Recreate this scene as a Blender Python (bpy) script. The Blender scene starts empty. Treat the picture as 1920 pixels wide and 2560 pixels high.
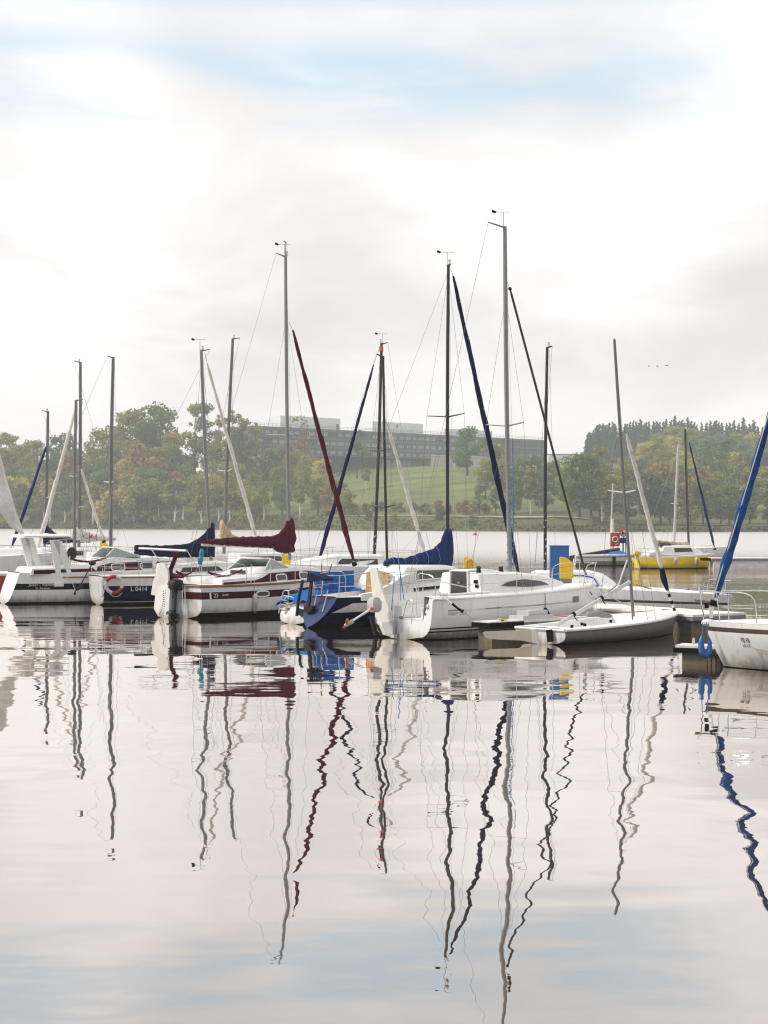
import bpy, math, random
from mathutils import Vector, Matrix, noise
R = math.radians
rnd = random.Random(11)
SC = bpy.context.scene
C = SC.collection
PI = math.pi
# ------------------------------------------------------------------ camera model (photo pixels -> metres)
F, CX, YH, EYE = 4000.0, 960.0, 1302.0, 3.0
def wx(X, d): return (X - CX) / F * d
def wz(Y, d): return EYE - (Y - YH) / F * d
def lerp(a, b, t): return a + (b - a) * t
def sstep(a, b, x):
    t = max(0., min(1., (x - a) / (b - a))); return t * t * (3 - 2 * t)
def interp(x, pts):
    if x <= pts[0][0]: return pts[0][1]
    for (a, b), (c, d) in zip(pts, pts[1:]):
        if x <= c: return b + (d - b) * (x - a) / (c - a)
    return pts[-1][1]
# ------------------------------------------------------------------ materials
M = {}
def nd(nt, t, **kw):
    n = nt.nodes.new(t)
    for k, v in kw.items(): setattr(n, k, v)
    return n
def mat(key, col, rough=.5, metal=0., var=.10, scale=5., bump=0., bscale=40., coat=0., stain=0., spec=.5, objvar=0., trans=0.):
    m = bpy.data.materials.new(key); m.use_nodes = True; nt = m.node_tree
    b = nt.nodes['Principled BSDF']; L = nt.links.new
    b.inputs['Roughness'].default_value = rough; b.inputs['Metallic'].default_value = metal
    b.inputs['Specular IOR Level'].default_value = spec
    b.inputs['Coat Weight'].default_value = coat
    tc = nd(nt, 'ShaderNodeTexCoord')
    nz = nd(nt, 'ShaderNodeTexNoise'); nz.inputs['Scale'].default_value = scale; nz.inputs['Detail'].default_value = 5
    L(tc.outputs['Object'], nz.inputs['Vector'])
    mr = nd(nt, 'ShaderNodeMapRange'); mr.inputs['From Min'].default_value = .3; mr.inputs['From Max'].default_value = .7
    mr.inputs['To Min'].default_value = 1 - var; mr.inputs['To Max'].default_value = 1 + var
    L(nz.outputs['Fac'], mr.inputs['Value'])
    mul = nd(nt, 'ShaderNodeMix', data_type='RGBA', blend_type='MULTIPLY'); mul.inputs[0].default_value = 1
    mul.inputs[6].default_value = (*col, 1)
    L(mr.outputs[0], mul.inputs[7]); out = mul.outputs[2]
    if objvar:
        oi = nd(nt, 'ShaderNodeObjectInfo'); hs = nd(nt, 'ShaderNodeHueSaturation')
        g = nd(nt, 'ShaderNodeNewGeometry')
        a = nd(nt, 'ShaderNodeMapRange'); a.inputs['To Min'].default_value = .5 - .018 * objvar; a.inputs['To Max'].default_value = .5 + .03 * objvar
        L(oi.outputs['Random'], a.inputs['Value']); L(a.outputs[0], hs.inputs['Hue'])
        v = nd(nt, 'ShaderNodeMapRange'); v.inputs['To Min'].default_value = 1 - .3 * objvar; v.inputs['To Max'].default_value = 1 + .35 * objvar
        L(g.outputs['Random Per Island'], v.inputs['Value']); L(v.outputs[0], hs.inputs['Value'])
        L(out, hs.inputs['Color']); out = hs.outputs[0]
    if stain:
        sp = nd(nt, 'ShaderNodeSeparateXYZ'); L(tc.outputs['Object'], sp.inputs[0])
        n2 = nd(nt, 'ShaderNodeTexNoise'); n2.inputs['Scale'].default_value = 3.; n2.inputs['Detail'].default_value = 6
        mp = nd(nt, 'ShaderNodeMapping'); mp.inputs['Scale'].default_value = (2.5, 2.5, .35); L(tc.outputs['Object'], mp.inputs[0]); L(mp.outputs[0], n2.inputs['Vector'])
        a1 = nd(nt, 'ShaderNodeMath', operation='MULTIPLY_ADD'); a1.inputs[1].default_value = -.5; a1.inputs[2].default_value = .42
        L(n2.outputs['Fac'], a1.inputs[0])
        a2 = nd(nt, 'ShaderNodeMath', operation='SUBTRACT'); L(a1.outputs[0], a2.inputs[1]); L(sp.outputs['Z'], a2.inputs[0])
        a3 = nd(nt, 'ShaderNodeMapRange'); a3.inputs['From Min'].default_value = .12; a3.inputs['From Max'].default_value = -.2
        a3.inputs['To Min'].default_value = 0; a3.inputs['To Max'].default_value = stain; L(a2.outputs[0], a3.inputs['Value'])
        mx = nd(nt, 'ShaderNodeMix', data_type='RGBA'); mx.inputs[7].default_value = (.22, .17, .09, 1)
        L(a3.outputs[0], mx.inputs[0]); L(out, mx.inputs[6]); out = mx.outputs[2]
        m4 = nd(nt, 'ShaderNodeMapping'); m4.inputs['Scale'].default_value = (9, 9, .55); L(tc.outputs['Object'], m4.inputs[0])
        n4 = nd(nt, 'ShaderNodeTexNoise'); n4.inputs['Scale'].default_value = 1.3; n4.inputs['Detail'].default_value = 5; L(m4.outputs[0], n4.inputs['Vector'])
        r4 = nd(nt, 'ShaderNodeMapRange'); r4.inputs['From Min'].default_value = .56; r4.inputs['From Max'].default_value = .78; r4.inputs['To Min'].default_value = 0; r4.inputs['To Max'].default_value = .42 * stain; L(n4.outputs['Fac'], r4.inputs['Value'])
        x4 = nd(nt, 'ShaderNodeMix', data_type='RGBA'); x4.inputs[7].default_value = (.36, .32, .26, 1); L(r4.outputs[0], x4.inputs[0]); L(out, x4.inputs[6]); out = x4.outputs[2]
    L(out, b.inputs['Base Color'])
    if bump:
        n3 = nd(nt, 'ShaderNodeTexNoise'); n3.inputs['Scale'].default_value = bscale; n3.inputs['Detail'].default_value = 4
        L(tc.outputs['Object'], n3.inputs['Vector'])
        bp = nd(nt, 'ShaderNodeBump'); bp.inputs['Distance'].default_value = bump; L(n3.outputs['Fac'], bp.inputs['Height']); L(bp.outputs[0], b.inputs['Normal'])
    if trans:
        tr = nd(nt, 'ShaderNodeBsdfTranslucent'); L(out, tr.inputs['Color'])
        ms = nd(nt, 'ShaderNodeMixShader'); ms.inputs[0].default_value = trans
        L(b.outputs[0], ms.inputs[1]); L(tr.outputs[0], ms.inputs[2]); L(ms.outputs[0], nt.nodes['Material Output'].inputs['Surface'])
    M[key] = m; return m
mat('gelcoat', (.84, .83, .82), .3, var=.04, scale=2.2, coat=.2, stain=.8)
mat('deck_white', (.86, .85, .83), .45, var=.06, scale=9)
mat('rudder_white', (.76, .74, .70), .4, var=.08, scale=4, stain=.7)
mat('cream', (.66, .61, .47), .45, var=.08)
mat('grey_hull', (.20, .192, .180), .5, var=.07, scale=3, stain=.4, spec=.12)
mat('navy', (.0035, .008, .040), .4, var=.12, scale=3, spec=.08)
mat('navy_top', (.016, .036, .125), .4, var=.12, spec=.25)
mat('maroon', (.055, .005, .013), .4, var=.12, spec=.08)
mat('black', (.004, .004, .0045), .5, var=.15, spec=.06)
mat('boot_black', (.004, .005, .005), .5, var=.2, spec=.06)
mat('line_grey', (.25, .24, .24), .4)
mat('red_paint', (.42, .02, .03), .35)
mat('red_sign', (.55, .03, .04), .4, var=.04)
mat('yellow_hull', (.95, .66, .008), .3, var=.06, coat=.3, stain=.3)
mat('yellow', (.80, .53, .01), .45, var=.05)
mat('orange', (.75, .10, .04), .4, var=.05)
mat('graze', (.60, .57, .53), .6)
mat('teak', (.25, .145, .06), .55, var=.25, scale=14)
mat('tan_wood', (.48, .27, .11), .45, var=.2, scale=8)
mat('brown_strip', (.055, .03, .022), .5, var=.2)
mat('alu_silver', (.25, .247, .245), .42, .1, var=.06)
mat('alu', (.18, .177, .175), .42, .25, var=.08)
mat('alu_white', (.66, .65, .63), .4, 0., var=.06)
mat('mast_black', (.016, .014, .014), .45, 0., var=.15)
mat('mast_brown', (.030, .020, .017), .45, 0., var=.15)
mat('steel', (.62, .62, .62), .22, .95, var=.06)
mat('wire', (.22, .22, .22), .4, .8)
mat('glass_dark', (.018, .018, .019), .08, var=.1, spec=.8)
mat('glass_green', (.30, .36, .33), .1, var=.08, spec=.8)
mat('navy_cloth', (.008, .013, .048), .85, spec=.15, var=.25, scale=7, bump=.012, bscale=9)
mat('jib_blue', (.013, .062, .22), .8, spec=.15, var=.3, scale=5, bump=.02, bscale=6)
mat('blue_cloth', (.015, .115, .40), .8, spec=.15, var=.2, scale=6, bump=.014, bscale=8)
mat('deep_blue_cloth', (.014, .032, .125), .8, spec=.15, var=.25, scale=7, bump=.012, bscale=9)
mat('maroon_cloth', (.088, .010, .020), .85, spec=.15, var=.25, scale=7, bump=.014, bscale=9)
mat('tan_cloth', (.52, .38, .25), .85, var=.2, scale=7, bump=.012, bscale=9)
mat('white_cloth', (.84, .81, .76), .8, var=.12, scale=6, bump=.012, bscale=8, trans=.25)
mat('teal_cloth', (.02, .25, .30), .8, var=.2)
mat('rope_white', (.62, .60, .55), .9, var=.15)
mat('rope_yellow', (.50, .42, .12), .9, var=.15)
mat('rope_blue', (.10, .22, .50), .9, var=.2)
mat('rope_dark', (.05, .045, .04), .9, var=.2)
mat('rubber', (.007, .007, .008), .8, spec=.1, var=.25, scale=20)
mat('fender_blue', (.015, .12, .38), .4, var=.1)
mat('motor_black', (.010, .010, .011), .5, var=.15, spec=.25)
mat('motor_grey', (.50, .50, .50), .4, var=.08)
mat('concrete', (.15, .143, .136), .9, var=.25, scale=3.5, bump=.01, bscale=20, stain=.8)
mat('decking', (.86, .80, .73), .85, var=.10, scale=6)
mat('pontoon_white', (.76, .73, .70), .7, var=.12, stain=.3)
mat('cabinet_blue', (.02, .13, .42), .45, var=.06)
mat('grey_plastic', (.22, .22, .22), .6, var=.1)
mat('bird_dark', (.05, .05, .05), .9)
mat('floating_leaf', (.42, .28, .12), .8, var=.3)
mat('bark', (.055, .045, .035), .95, var=.3, scale=1.5)
mat('birch_bark', (.74, .72, .67), .9, var=.35, scale=2.5)
for k, c in dict(leaf_dark=(.105, .155, .052), leaf_green=(.185, .24, .062), leaf_olive=(.31, .30, .078), leaf_yellow=(.52, .45, .11),
                 leaf_orange=(.38, .22, .06), leaf_brown=(.34, .225, .08), leaf_spruce=(.042, .075, .052), leaf_grey=(.21, .25, .12)).items():
    mat(k, c, .65, var=.30, scale=.35, objvar=.8, trans=.4, spec=.25)
mat('brush', (.088, .082, .034), .9, var=.6, scale=.12, objvar=1., spec=.2)
mat('window_dark', (.06, .07, .08), .2, var=.4, scale=.25, spec=.8)
mat('facade_dark', (.105, .118, .14), .7, var=.2, scale=.6)
mat('facade_slat', (.17, .18, .20), .7, var=.2, scale=.8)
mat('window_far', (.42, .46, .50), .15, var=.4, scale=.25, spec=.9)
mat('wall_pale', (.55, .49, .45), .85, var=.06, scale=.3)
mat('wall_white', (.86, .87, .88), .8, var=.04, scale=.3)
mat('roof_slate', (.14, .17, .23), .6, var=.15)
mat('brick_brown', (.20, .12, .09), .9, var=.2)
mat('old_wood', (.11, .09, .075), .9, var=.25, scale=2)
mat('path_gravel', (.40, .37, .30), .95, var=.15, scale=.4)

# ------------------------------------------------------------------ mesh builder
class MB:
    def __init__(s): s.v = []; s.f = []; s.m = []
    def add(s, vs, fs, m=0):
        o = len(s.v); s.v += [tuple(p) for p in vs]
        for f in fs: s.f.append([o + i for i in f]); s.m.append(m)
        return s
    def tube(s, pts, r, n=8, m=0, caps=True, flat=1.0):
        pts = [Vector(p) for p in pts]; k = len(pts)
        rs = r if isinstance(r, (list, tuple)) else [r] * k
        vs = []; up = None
        for i, p in enumerate(pts):
            t = (pts[min(i + 1, k - 1)] - pts[max(i - 1, 0)])
            if t.length < 1e-9: t = Vector((0, 0, 1))
            t.normalize()
            if up is None:
                up = Vector((1, 0, 0)) if abs(t.x) < .9 else Vector((0, 0, 1))
            a = up - t * up.dot(t)
            if a.length < 1e-6: a = Vector((0, 1, 0)) - t * t.y
            a.normalize(); up = a; b = t.cross(a)
            for j in range(n):
                q = 2 * PI * j / n
                vs.append(p + (a * math.cos(q) + b * math.sin(q) * flat) * rs[i])
        fs = [[i * n + j, i * n + (j + 1) % n, (i + 1) * n + (j + 1) % n, (i + 1) * n + j] for i in range(k - 1) for j in range(n)]
        if caps: fs += [list(range(n))[::-1], [(k - 1) * n + j for j in range(n)]]
        return s.add(vs, fs, m)
    def box(s, c, sz, m=0, rz=0., tilt=None):
        mt = Matrix.Rotation(rz, 3, 'Z')
        if tilt is not None: mt = mt @ Matrix.Rotation(tilt, 3, 'Y')
        vs = [Vector(c) + mt @ Vector((sz[0] / 2 * i, sz[1] / 2 * j, sz[2] / 2 * k)) for k in (-1, 1) for j in (-1, 1) for i in (-1, 1)]
        return s.add(vs, [[0, 2, 3, 1], [4, 5, 7, 6], [0, 1, 5, 4], [2, 6, 7, 3], [0, 4, 6, 2], [1, 3, 7, 5]], m)
    def prism(s, poly, vec, m=0):
        vec = Vector(vec); a = [Vector(p) - vec / 2 for p in poly]; b = [Vector(p) + vec / 2 for p in poly]; n = len(a)
        return s.add(a + b, [list(range(n))[::-1], list(range(n, 2 * n))] + [[i, (i + 1) % n, n + (i + 1) % n, n + i] for i in range(n)], m)
    def loft(s, rings, m=0, caps=True, closed=True):
        n = len(rings[0]); vs = [p for r in rings for p in r]; k = len(rings)
        fs = [[i * n + j, i * n + (j + 1) % n, (i + 1) * n + (j + 1) % n, (i + 1) * n + j] for i in range(k - 1) for j in range(n if closed else n - 1)]
        if caps: fs += [list(range(n))[::-1], [(k - 1) * n + j for j in range(n)]]
        return s.add(vs, fs, m)
    def lathe(s, prof, c, n=12, m=0):
        c = Vector(c)
        return s.loft([[c + Vector((r * math.cos(2 * PI * j / n), r * math.sin(2 * PI * j / n), z)) for j in range(n)] for r, z in prof], m)
    def sphere(s, c, r, n=10, m=0, sz=(1, 1, 1)):
        c = Vector(c); k = 7
        return s.loft([[c + Vector((r * sz[0] * math.sin(PI * (i + .02) / (k + .04)) * math.cos(2 * PI * j / n), r * sz[1] * math.sin(PI * (i + .02) / (k + .04)) * math.sin(2 * PI * j / n),
                                    -r * sz[2] * math.cos(PI * i / k))) for j in range(n)] for i in range(k + 1)], m)
    def build(s, name, mats, parent=None, sharp=35., smooth=True):
        me = bpy.data.meshes.new(name); me.from_pydata(s.v, [], s.f)
        for k in (mats if isinstance(mats, (list, tuple)) else [mats]): me.materials.append(M[k])
        me.polygons.foreach_set('material_index', s.m)
        if smooth:
            me.polygons.foreach_set('use_smooth', [True] * len(me.polygons)); me.set_sharp_from_angle(angle=R(sharp))
        me.update()
        o = bpy.data.objects.new(name, me); C.objects.link(o)
        if parent is not None: o.parent = parent
        return o
def tag(o, label=None, cat=None, group=None, kind=None):
    if label: o['label'] = label
    if cat: o['category'] = cat
    if group: o['group'] = group
    if kind: o['kind'] = kind
    return o
def thing(name, label, cat, loc=(0, 0, 0), rz=0., group=None):
    o = bpy.data.objects.new(name, None); C.objects.link(o); o.location = loc; o.rotation_euler = (0, 0, rz)
    o.empty_display_size = .3
    return tag(o, label, cat, group)
def copy_tree(o, parent=None):
    c = o.copy(); C.objects.link(c)
    if parent is not None: c.parent = parent
    for ch in [x for x in bpy.data.objects if x.parent == o]: copy_tree(ch, c)
    return c
def sag(a, b, dz, n=10):
    a, b = Vector(a), Vector(b)
    return [a.lerp(b, i / n) - Vector((0, 0, dz * 4 * (i / n) * (1 - i / n))) for i in range(n + 1)]
def arc(pts, n=5):
    """Catmull-Rom through the points."""
    P = [Vector(p) for p in pts]; P = [P[0] * 2 - P[1]] + P + [P[-1] * 2 - P[-2]]; out = []
    for i in range(1, len(P) - 2):
        for k in range(n):
            t = k / n; a, b, c, d = P[i - 1:i + 3]
            out.append(.5 * ((2 * b) + (c - a) * t + (2 * a - 5 * b + 4 * c - d) * t * t + (3 * b - a - 3 * c + d) * t ** 3))
    return out + [P[-2]]

# ------------------------------------------------------------------ boats
class Boat:
    def __init__(s, name, label, X, d, head, L, B, zs, zb, sagz=.05, rs=.8, sm=.42, D=.4, d0=.03, rt=0., rb=.5, ps=6., pb=1.5, q=2.3, group='sailing boats moored at the pontoons', cat='sailing boat'):
        s.x, s.y = wx(X, d), d; s.a = R(head); s.c, s.s = math.cos(s.a), math.sin(s.a)
        s.root = thing(name, label, cat, (s.x, s.y, 0), s.a, group)
        s.L, s.B, s.zs, s.zb, s.sagz, s.rs, s.sm, s.D, s.d0, s.rt, s.rb, s.ps, s.pb, s.q = L, B, zs, zb, sagz, rs, sm, D, d0, rt, rb, ps, pb, q
    # pixel -> local point on the vertical plane parallel to the keel at side offset lat
    def pix(s, X, Y, lat=0.):
        k = (X - CX) / F
        t = (k * (s.y + lat * s.c) - s.x + lat * s.s) / (s.c - k * s.s)
        return Vector((t, lat, wz(Y, s.y + t * s.s + lat * s.c)))
    # pixel -> local point on the athwartships plane at t
    def pixt(s, X, Y, t):
        k = (X - CX) / F
        lat = (s.x + t * s.c - k * (s.y + t * s.s)) / (s.s + k * s.c)
        return Vector((t, lat, wz(Y, s.y + t * s.s + lat * s.c)))
    # pixel -> local point at camera distance d
    def pixd(s, X, Y, d):
        w = Vector((wx(X, d) - s.x, d - s.y, 0))
        return Vector((w.x * s.c + w.y * s.s, -w.x * s.s + w.y * s.c, wz(Y, d)))
    def sheer(s, u): return lerp(s.zs, s.zb, u ** 1.4) - s.sagz * 4 * u * (1 - u)
    def half(s, u):
        u = max(0., min(1., u))
        if u < s.sm: f = s.rs + (1 - s.rs) * math.sin(PI / 2 * u / s.sm)
        else: f = max(0., 1 - ((u - s.sm) / (1 - s.sm)) ** 2.1) ** .85
        return max(.012, s.B / 2 * f)
    def draft(s, u): return lerp(s.d0, s.D, math.sin(PI * min(1, u * .9 + .0)) ** .8 if u > 0 else 0)
    def pt(s, u, h, side=-1, off=0.):
        sh = s.sheer(u); dr = s.draft(u); z = h * sh if h >= 0 else h * dr
        k = max(0., min(1., (z + dr) / (sh + dr)))
        p = lerp(s.ps, s.pb, u ** 1.3)
        y = s.half(u) * (1 - (1 - k) ** p) ** (1 / s.q)
        x = u * s.L + s.rt * (1 - k) * (1 - u) ** 5 - s.rb * (1 - k) ** 1.15 * u ** 6
        return Vector((x, side * (y + off), z))
    def hull(s, bands, deck='deck_white', cockpit=None, transom=None, tmat=0, name='hull'):
        """bands: [(h_top, material)], the last reaches the keel."""
        mats = []; rows = []
        for i, (h, mk) in enumerate(bands):
            if mk not in mats: mats.append(mk)
            nxt = bands[i + 1][0] if i + 1 < len(bands) else -1.
            n = max(1, int(abs(h - nxt) / .12 + .5))
            for j in range(n): rows.append((lerp(h, nxt, j / n), mats.index(mk)))
        rows.append((-1., rows[-1][1])); us = [i / 30 for i in range(31)]
        b = MB()
        for side in (-1, 1):
            o = len(b.v); n = len(rows)
            for u in us:
                for h, _ in rows: b.v.append(tuple(s.pt(u, h, side)))
            for i in range(30):
                for j in range(n - 1):
                    q = [o + i * n + j, o + (i + 1) * n + j, o + (i + 1) * n + j + 1, o + i * n + j + 1]
                    b.f.append(q if side > 0 else q[::-1]); b.m.append(rows[j][1])
        if isinstance(transom, str):
            if transom not in mats: mats.append(transom)
            ti = mats.index(transom)
        else: ti = rows[0][1]
        hs = [1 - i / 12 * 1.0 for i in range(12)] + [-1.]
        if cockpit and cockpit.get('open'):
            sill = cockpit['floor'] / s.sheer(0); w1 = cockpit['open']
            port = [s.pt(0, h, 1) for h in hs]; star = [s.pt(0, h, -1) for h in hs]
            def inner(h, side):
                p = s.pt(0, h, side); z = h * s.sheer(0)
                return Vector((p.x, side * lerp(w1, s.half(0) - .14, sstep(0, 1, (h - sill) / (1 - sill))), z))
            hh = [lerp(1, sill, i / 6) for i in range(7)]
            # wings
            for side in (-1, 1):
                vs = [s.pt(0, h, side) for h in hh] + [inner(h, side) for h in hh]
                fs = [[i, i + 1, 8 + i, 7 + i] for i in range(6)]
                b.add(vs, fs, ti)
            lo = [sill] + [h for h in hs if h < sill - .01]
            for h0, h1 in zip(lo, lo[1:]):
                b.add([s.pt(0, h0, 1), s.pt(0, h1, 1), s.pt(0, h1, -1), s.pt(0, h0, -1)], [[0, 1, 2, 3]], ti)
        else:
            if tmat == 'bands':
                rr = rows
                for (h0, m0), (h1, _) in zip(rr, rr[1:]):
                    b.add([s.pt(0, h0, 1), s.pt(0, h1, 1), s.pt(0, h1, -1), s.pt(0, h0, -1)], [[0, 1, 2, 3]], m0)
            else:
                for h0, h1 in zip(hs, hs[1:]):
                    b.add([s.pt(0, h0, 1), s.pt(0, h1, 1), s.pt(0, h1, -1), s.pt(0, h0, -1)], [[0, 1, 2, 3]], ti)
        s.hullo = b.build(name, mats, s.root, 40)
        # deck with camber and a sunk cockpit
        ck = cockpit or dict(u0=2, u1=2, w=.6, floor=.3)
        us = sorted(set([i / 26 for i in range(27)] + ([max(0, ck['u0']), ck['u1'], ck['u1'] + .001] + ([ck['u0'] - .001] if 0 < ck['u0'] < 1 else []) if ck['u1'] < 1 else [])))
        rings = []
        for u in us:
            bb = s.half(u) - .004; z = s.sheer(u) + .004; x = s.pt(u, 1).x
            inside = ck['u0'] <= u <= ck['u1']
            w = min(ck['w'], bb * .8); cam = .05 * min(1, bb)
            zi = ck['floor'] if inside else z + cam
            rings.append([(x, -bb, z), (x, -lerp(bb, w, .5), z + cam * .5), (x, -w, z + cam * .8), (x, -w * .93, zi if inside else z + cam * .85), (x, 0, zi if inside else z + cam),
                          (x, w * .93, zi if inside else z + cam * .85), (x, w, z + cam * .8), (x, lerp(bb, w, .5), z + cam * .5), (x, bb, z)])
        d = MB(); d.loft(rings, caps=False, closed=False)
        s.deck = d.build('deck', deck, s.root, 30)
        return s
    def rubrail(s, mk, r=.025, u0=0., u1=.985, h=.985, name='rub_rail', flat=1., around=False):
        b = MB()
        for side in (-1, 1): b.tube([s.pt(lerp(u0, u1, i / 24), h, side, r * .3) for i in range(25)], r, 6)
        if around: b.tube([s.pt(u0, h, -1) - Vector((r * .4, 0, 0)), s.pt(u0, h, 1) - Vector((r * .4, 0, 0))], r, 6)
        return b.build(name, mk, s.root)
    def patch(s, name, mk, poly, side=-1, off=.008, parent=None, th=.012, sub=6):
        """thin plate lying on the hull: poly in (u, h)"""
        b = MB(); P = []
        n = len(poly)
        for i in range(n):
            (u0, h0), (u1, h1) = poly[i], poly[(i + 1) % n]
            for j in range(sub): P.append((lerp(u0, u1, j / sub), lerp(h0, h1, j / sub)))
        cu = sum(p[0] for p in P) / len(P); ch = sum(p[1] for p in P) / len(P)
        o = [s.pt(u, h, side, off) for u, h in P]; inn = [s.pt(u, h, side, off - th) for u, h in P]
        mid = [s.pt(lerp(cu, u, .5), lerp(ch, h, .5), side, off) for u, h in P]
        k = len(P); vs = o + inn + mid + [s.pt(cu, ch, side, off)]
        fs = [[i, (i + 1) % k, k + (i + 1) % k, k + i] for i in range(k)] + [[2 * k + i, 2 * k + (i + 1) % k, (i + 1) % k, i] for i in range(k)] + [[3 * k, 2 * k + (i + 1) % k, 2 * k + i] for i in range(k)]
        b.add(vs, fs); return b.build(name, mk, parent or s.hullo)
    def text(s, body, u0, h0, size, mk, side=-1, width=1., shear=0., name='lettering', flip=False):
        me = text_mesh(body, shear)
        b = MB(); b.v = []
        for v in me.vertices:
            u = u0 + (-1 if flip else 1) * v.co.x * size * width / s.L; z = h0 * s.sheer(u0 + .05) + v.co.y * size
            b.v.append(tuple(s.pt(u, z / s.sheer(u), side, .012)))
        b.f = [list(p.vertices) for p in me.polygons]; b.m = [0] * len(b.f)
        bpy.data.meshes.remove(me)
        return b.build(name, mk, s.hullo, smooth=False)
    # ---- rig
    def mast(s, base, top, r=.055, mk='alu', taper=.85, spread=(), chain=None, forestay=None, backstay=True, head=('crane',), cranedir=-1, topf=.97, shroudx=-.25, boat_half=None):
        base, top = Vector(base), Vector(top)
        b = MB(); n = 9
        bend = s.L * .004
        b.tube([base.lerp(top, i / n) + Vector((-bend * math.sin(PI * i / n), 0, 0)) for i in range(n + 1)], [r * (1 if i < 7 else lerp(1, taper, (i - 6) / 3)) for i in range(n + 1)], 10, flat=.8)
        m = b.build('mast', mk, s.root)
        s.mast_o = m; s.mb, s.mt = base, top
        # masthead crane and gear
        g = MB(); cr = Vector((cranedir * .28, 0, .04)); g.tube([top - Vector((0, 0, .03)), top + cr], [.03, .018], 6); g.build('masthead_crane', mk, m)
        if 'vane' in head:
            v = MB(); p = top + Vector((-.05, 0, .0)); v.tube([p, p + Vector((0, 0, .38))], .007, 5)
            a = Vector((s.c, -s.s, 0)); q = p + Vector((0, 0, .38)); v.tube([q - a * .22, q + a * .2], .006, 5)
            v.prism([q - a * .30 + Vector((0, 0, .07)), q - a * .18 + Vector((0, 0, .01)), q - a * .22 - Vector((0, 0, .04)), q - a * .32 - Vector((0, 0, .01))], Vector((s.s, s.c, 0)) * .012)
            v.build('wind_vane', 'black', m)
        if 'light' in head:
            v = MB(); v.lathe([(.03, 0), (.05, .01), (.05, .05), (.035, .055), (.035, .12), (.05, .125), (.05, .15), (.0, .16)], top + Vector((.05, 0, .01)), 8); v.build('masthead_light', 'white_cloth', m)
        if 'antenna' in head:
            v = MB(); v.tube([top, top + Vector((.02, 0, .45))], .014, 5); v.tube([top + Vector((.02, 0, .45)), top + Vector((-.08, 0, .47))], .02, 5); v.build('antenna', 'black', m)
        g = MB(); g.tube([top + Vector((.06, .03, -.05)), base + Vector((.34, .10, -.1))], .0045, 4); g.build('halyard', 'wire', m)
        # spreaders and shrouds
        cx = base.x + shroudx
        def at(z): return base.lerp(top, (z - base.z) / (top.z - base.z))
        tips = []
        for z, w in spread:
            p = at(z); sp = MB()
            for sd in (-1, 1):
                q = p + Vector((-.12, sd * w, .06)); sp.tube([p, q], [.026, .016], 6); tips.append((sd, q))
            sp.build('spreader', mk if mk != 'alu' else 'alu_white', m)
        hb = boat_half or s.half(max(0, min(1, cx / s.L))) * .97
        for sd in (-1, 1):
            w = MB(); pts = [at(base.z + (top.z - base.z) * topf)] + [q for d_, q in tips[::-1] if d_ == sd] + [Vector((cx, sd * hb, s.sheer(max(0, min(1, cx / s.L)))))]
            w.tube(pts, .0055, 4); w.build('shroud', 'wire', s.root)
            if tips:
                w = MB(); z0 = spread[0][0] - .05; w.tube([at(z0), Vector((cx - .3, sd * hb * .98, s.sheer(max(0, min(1, cx / s.L)))))], .0055, 4); w.build('lower_shroud', 'wire', s.root)
        if backstay:
            w = MB(); w.tube([top + cr, Vector((.06, 0, s.sheer(0) + .05))], .0055, 4); w.build('backstay', 'wire', s.root)
        return m
    def jib(s, top, bot, r0, r1, mk, name='furled_jib', n=60, tie=None, drum=True, stay=None, twist=1.):
        top, bot = Vector(top), Vector(bot); b = MB(); ax = (bot - top).normalized()
        a1 = ax.orthogonal().normalized(); a2 = ax.cross(a1); pts = []; rs = []; rings = []; k = 16
        for i in range(n + 1):
            t = i / n; w = lerp(r0, r1, min(1, t * 1.5)) * (1 + .10 * twist * math.sin(t * 31 + r1 * 77) + .08 * twist * math.sin(t * 67 + 1))
            if t > .93: w *= lerp(1, .45, (t - .93) / .07)
            if t < .05: w *= lerp(.5, 1, t / .05)
            rs.append(w); p = top.lerp(bot, t) + Vector((0, 0, -.012 * s.L * math.sin(PI * t) * .5)); pts.append(p); ring = []
            for j in range(k):
                q = 2 * PI * j / k; ph = ((q - t * 26 * (.7 + .3 * twist)) / (2 * PI)) % 1.
                ring.append(p + (a1 * math.cos(q) + a2 * math.sin(q)) * w * (.86 + .26 * ph + .05 * math.sin(t * 140 + j * 1.7)))
            rings.append(ring)
        b.loft(rings); o = b.build(name, mk, s.root, 50)
        if stay is not None:
            w = MB(); w.tube([Vector(stay), top], .008, 4); w.build('forestay', 'wire', o); w = MB(); w.tube([bot, bot + ax * .25], .014, 5); w.build('tack_fitting', 'steel', o)
        if tie:
            w = MB()
            for i in range(5, n - 3, 7):
                p = pts[i] + Vector((0, -rs[i] * .9, 0)); w.sphere(p, .02, 6)
            w.build('sail_ties', tie, o)
        if drum:
            w = MB(); q = bot + ax * .12
            w.tube([q - ax * .06, q - ax * .055, q + ax * .055, q + ax * .06], [.03, .09, .09, .03], 10); w.build('furling_drum', 'black', o)
        return o
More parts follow.
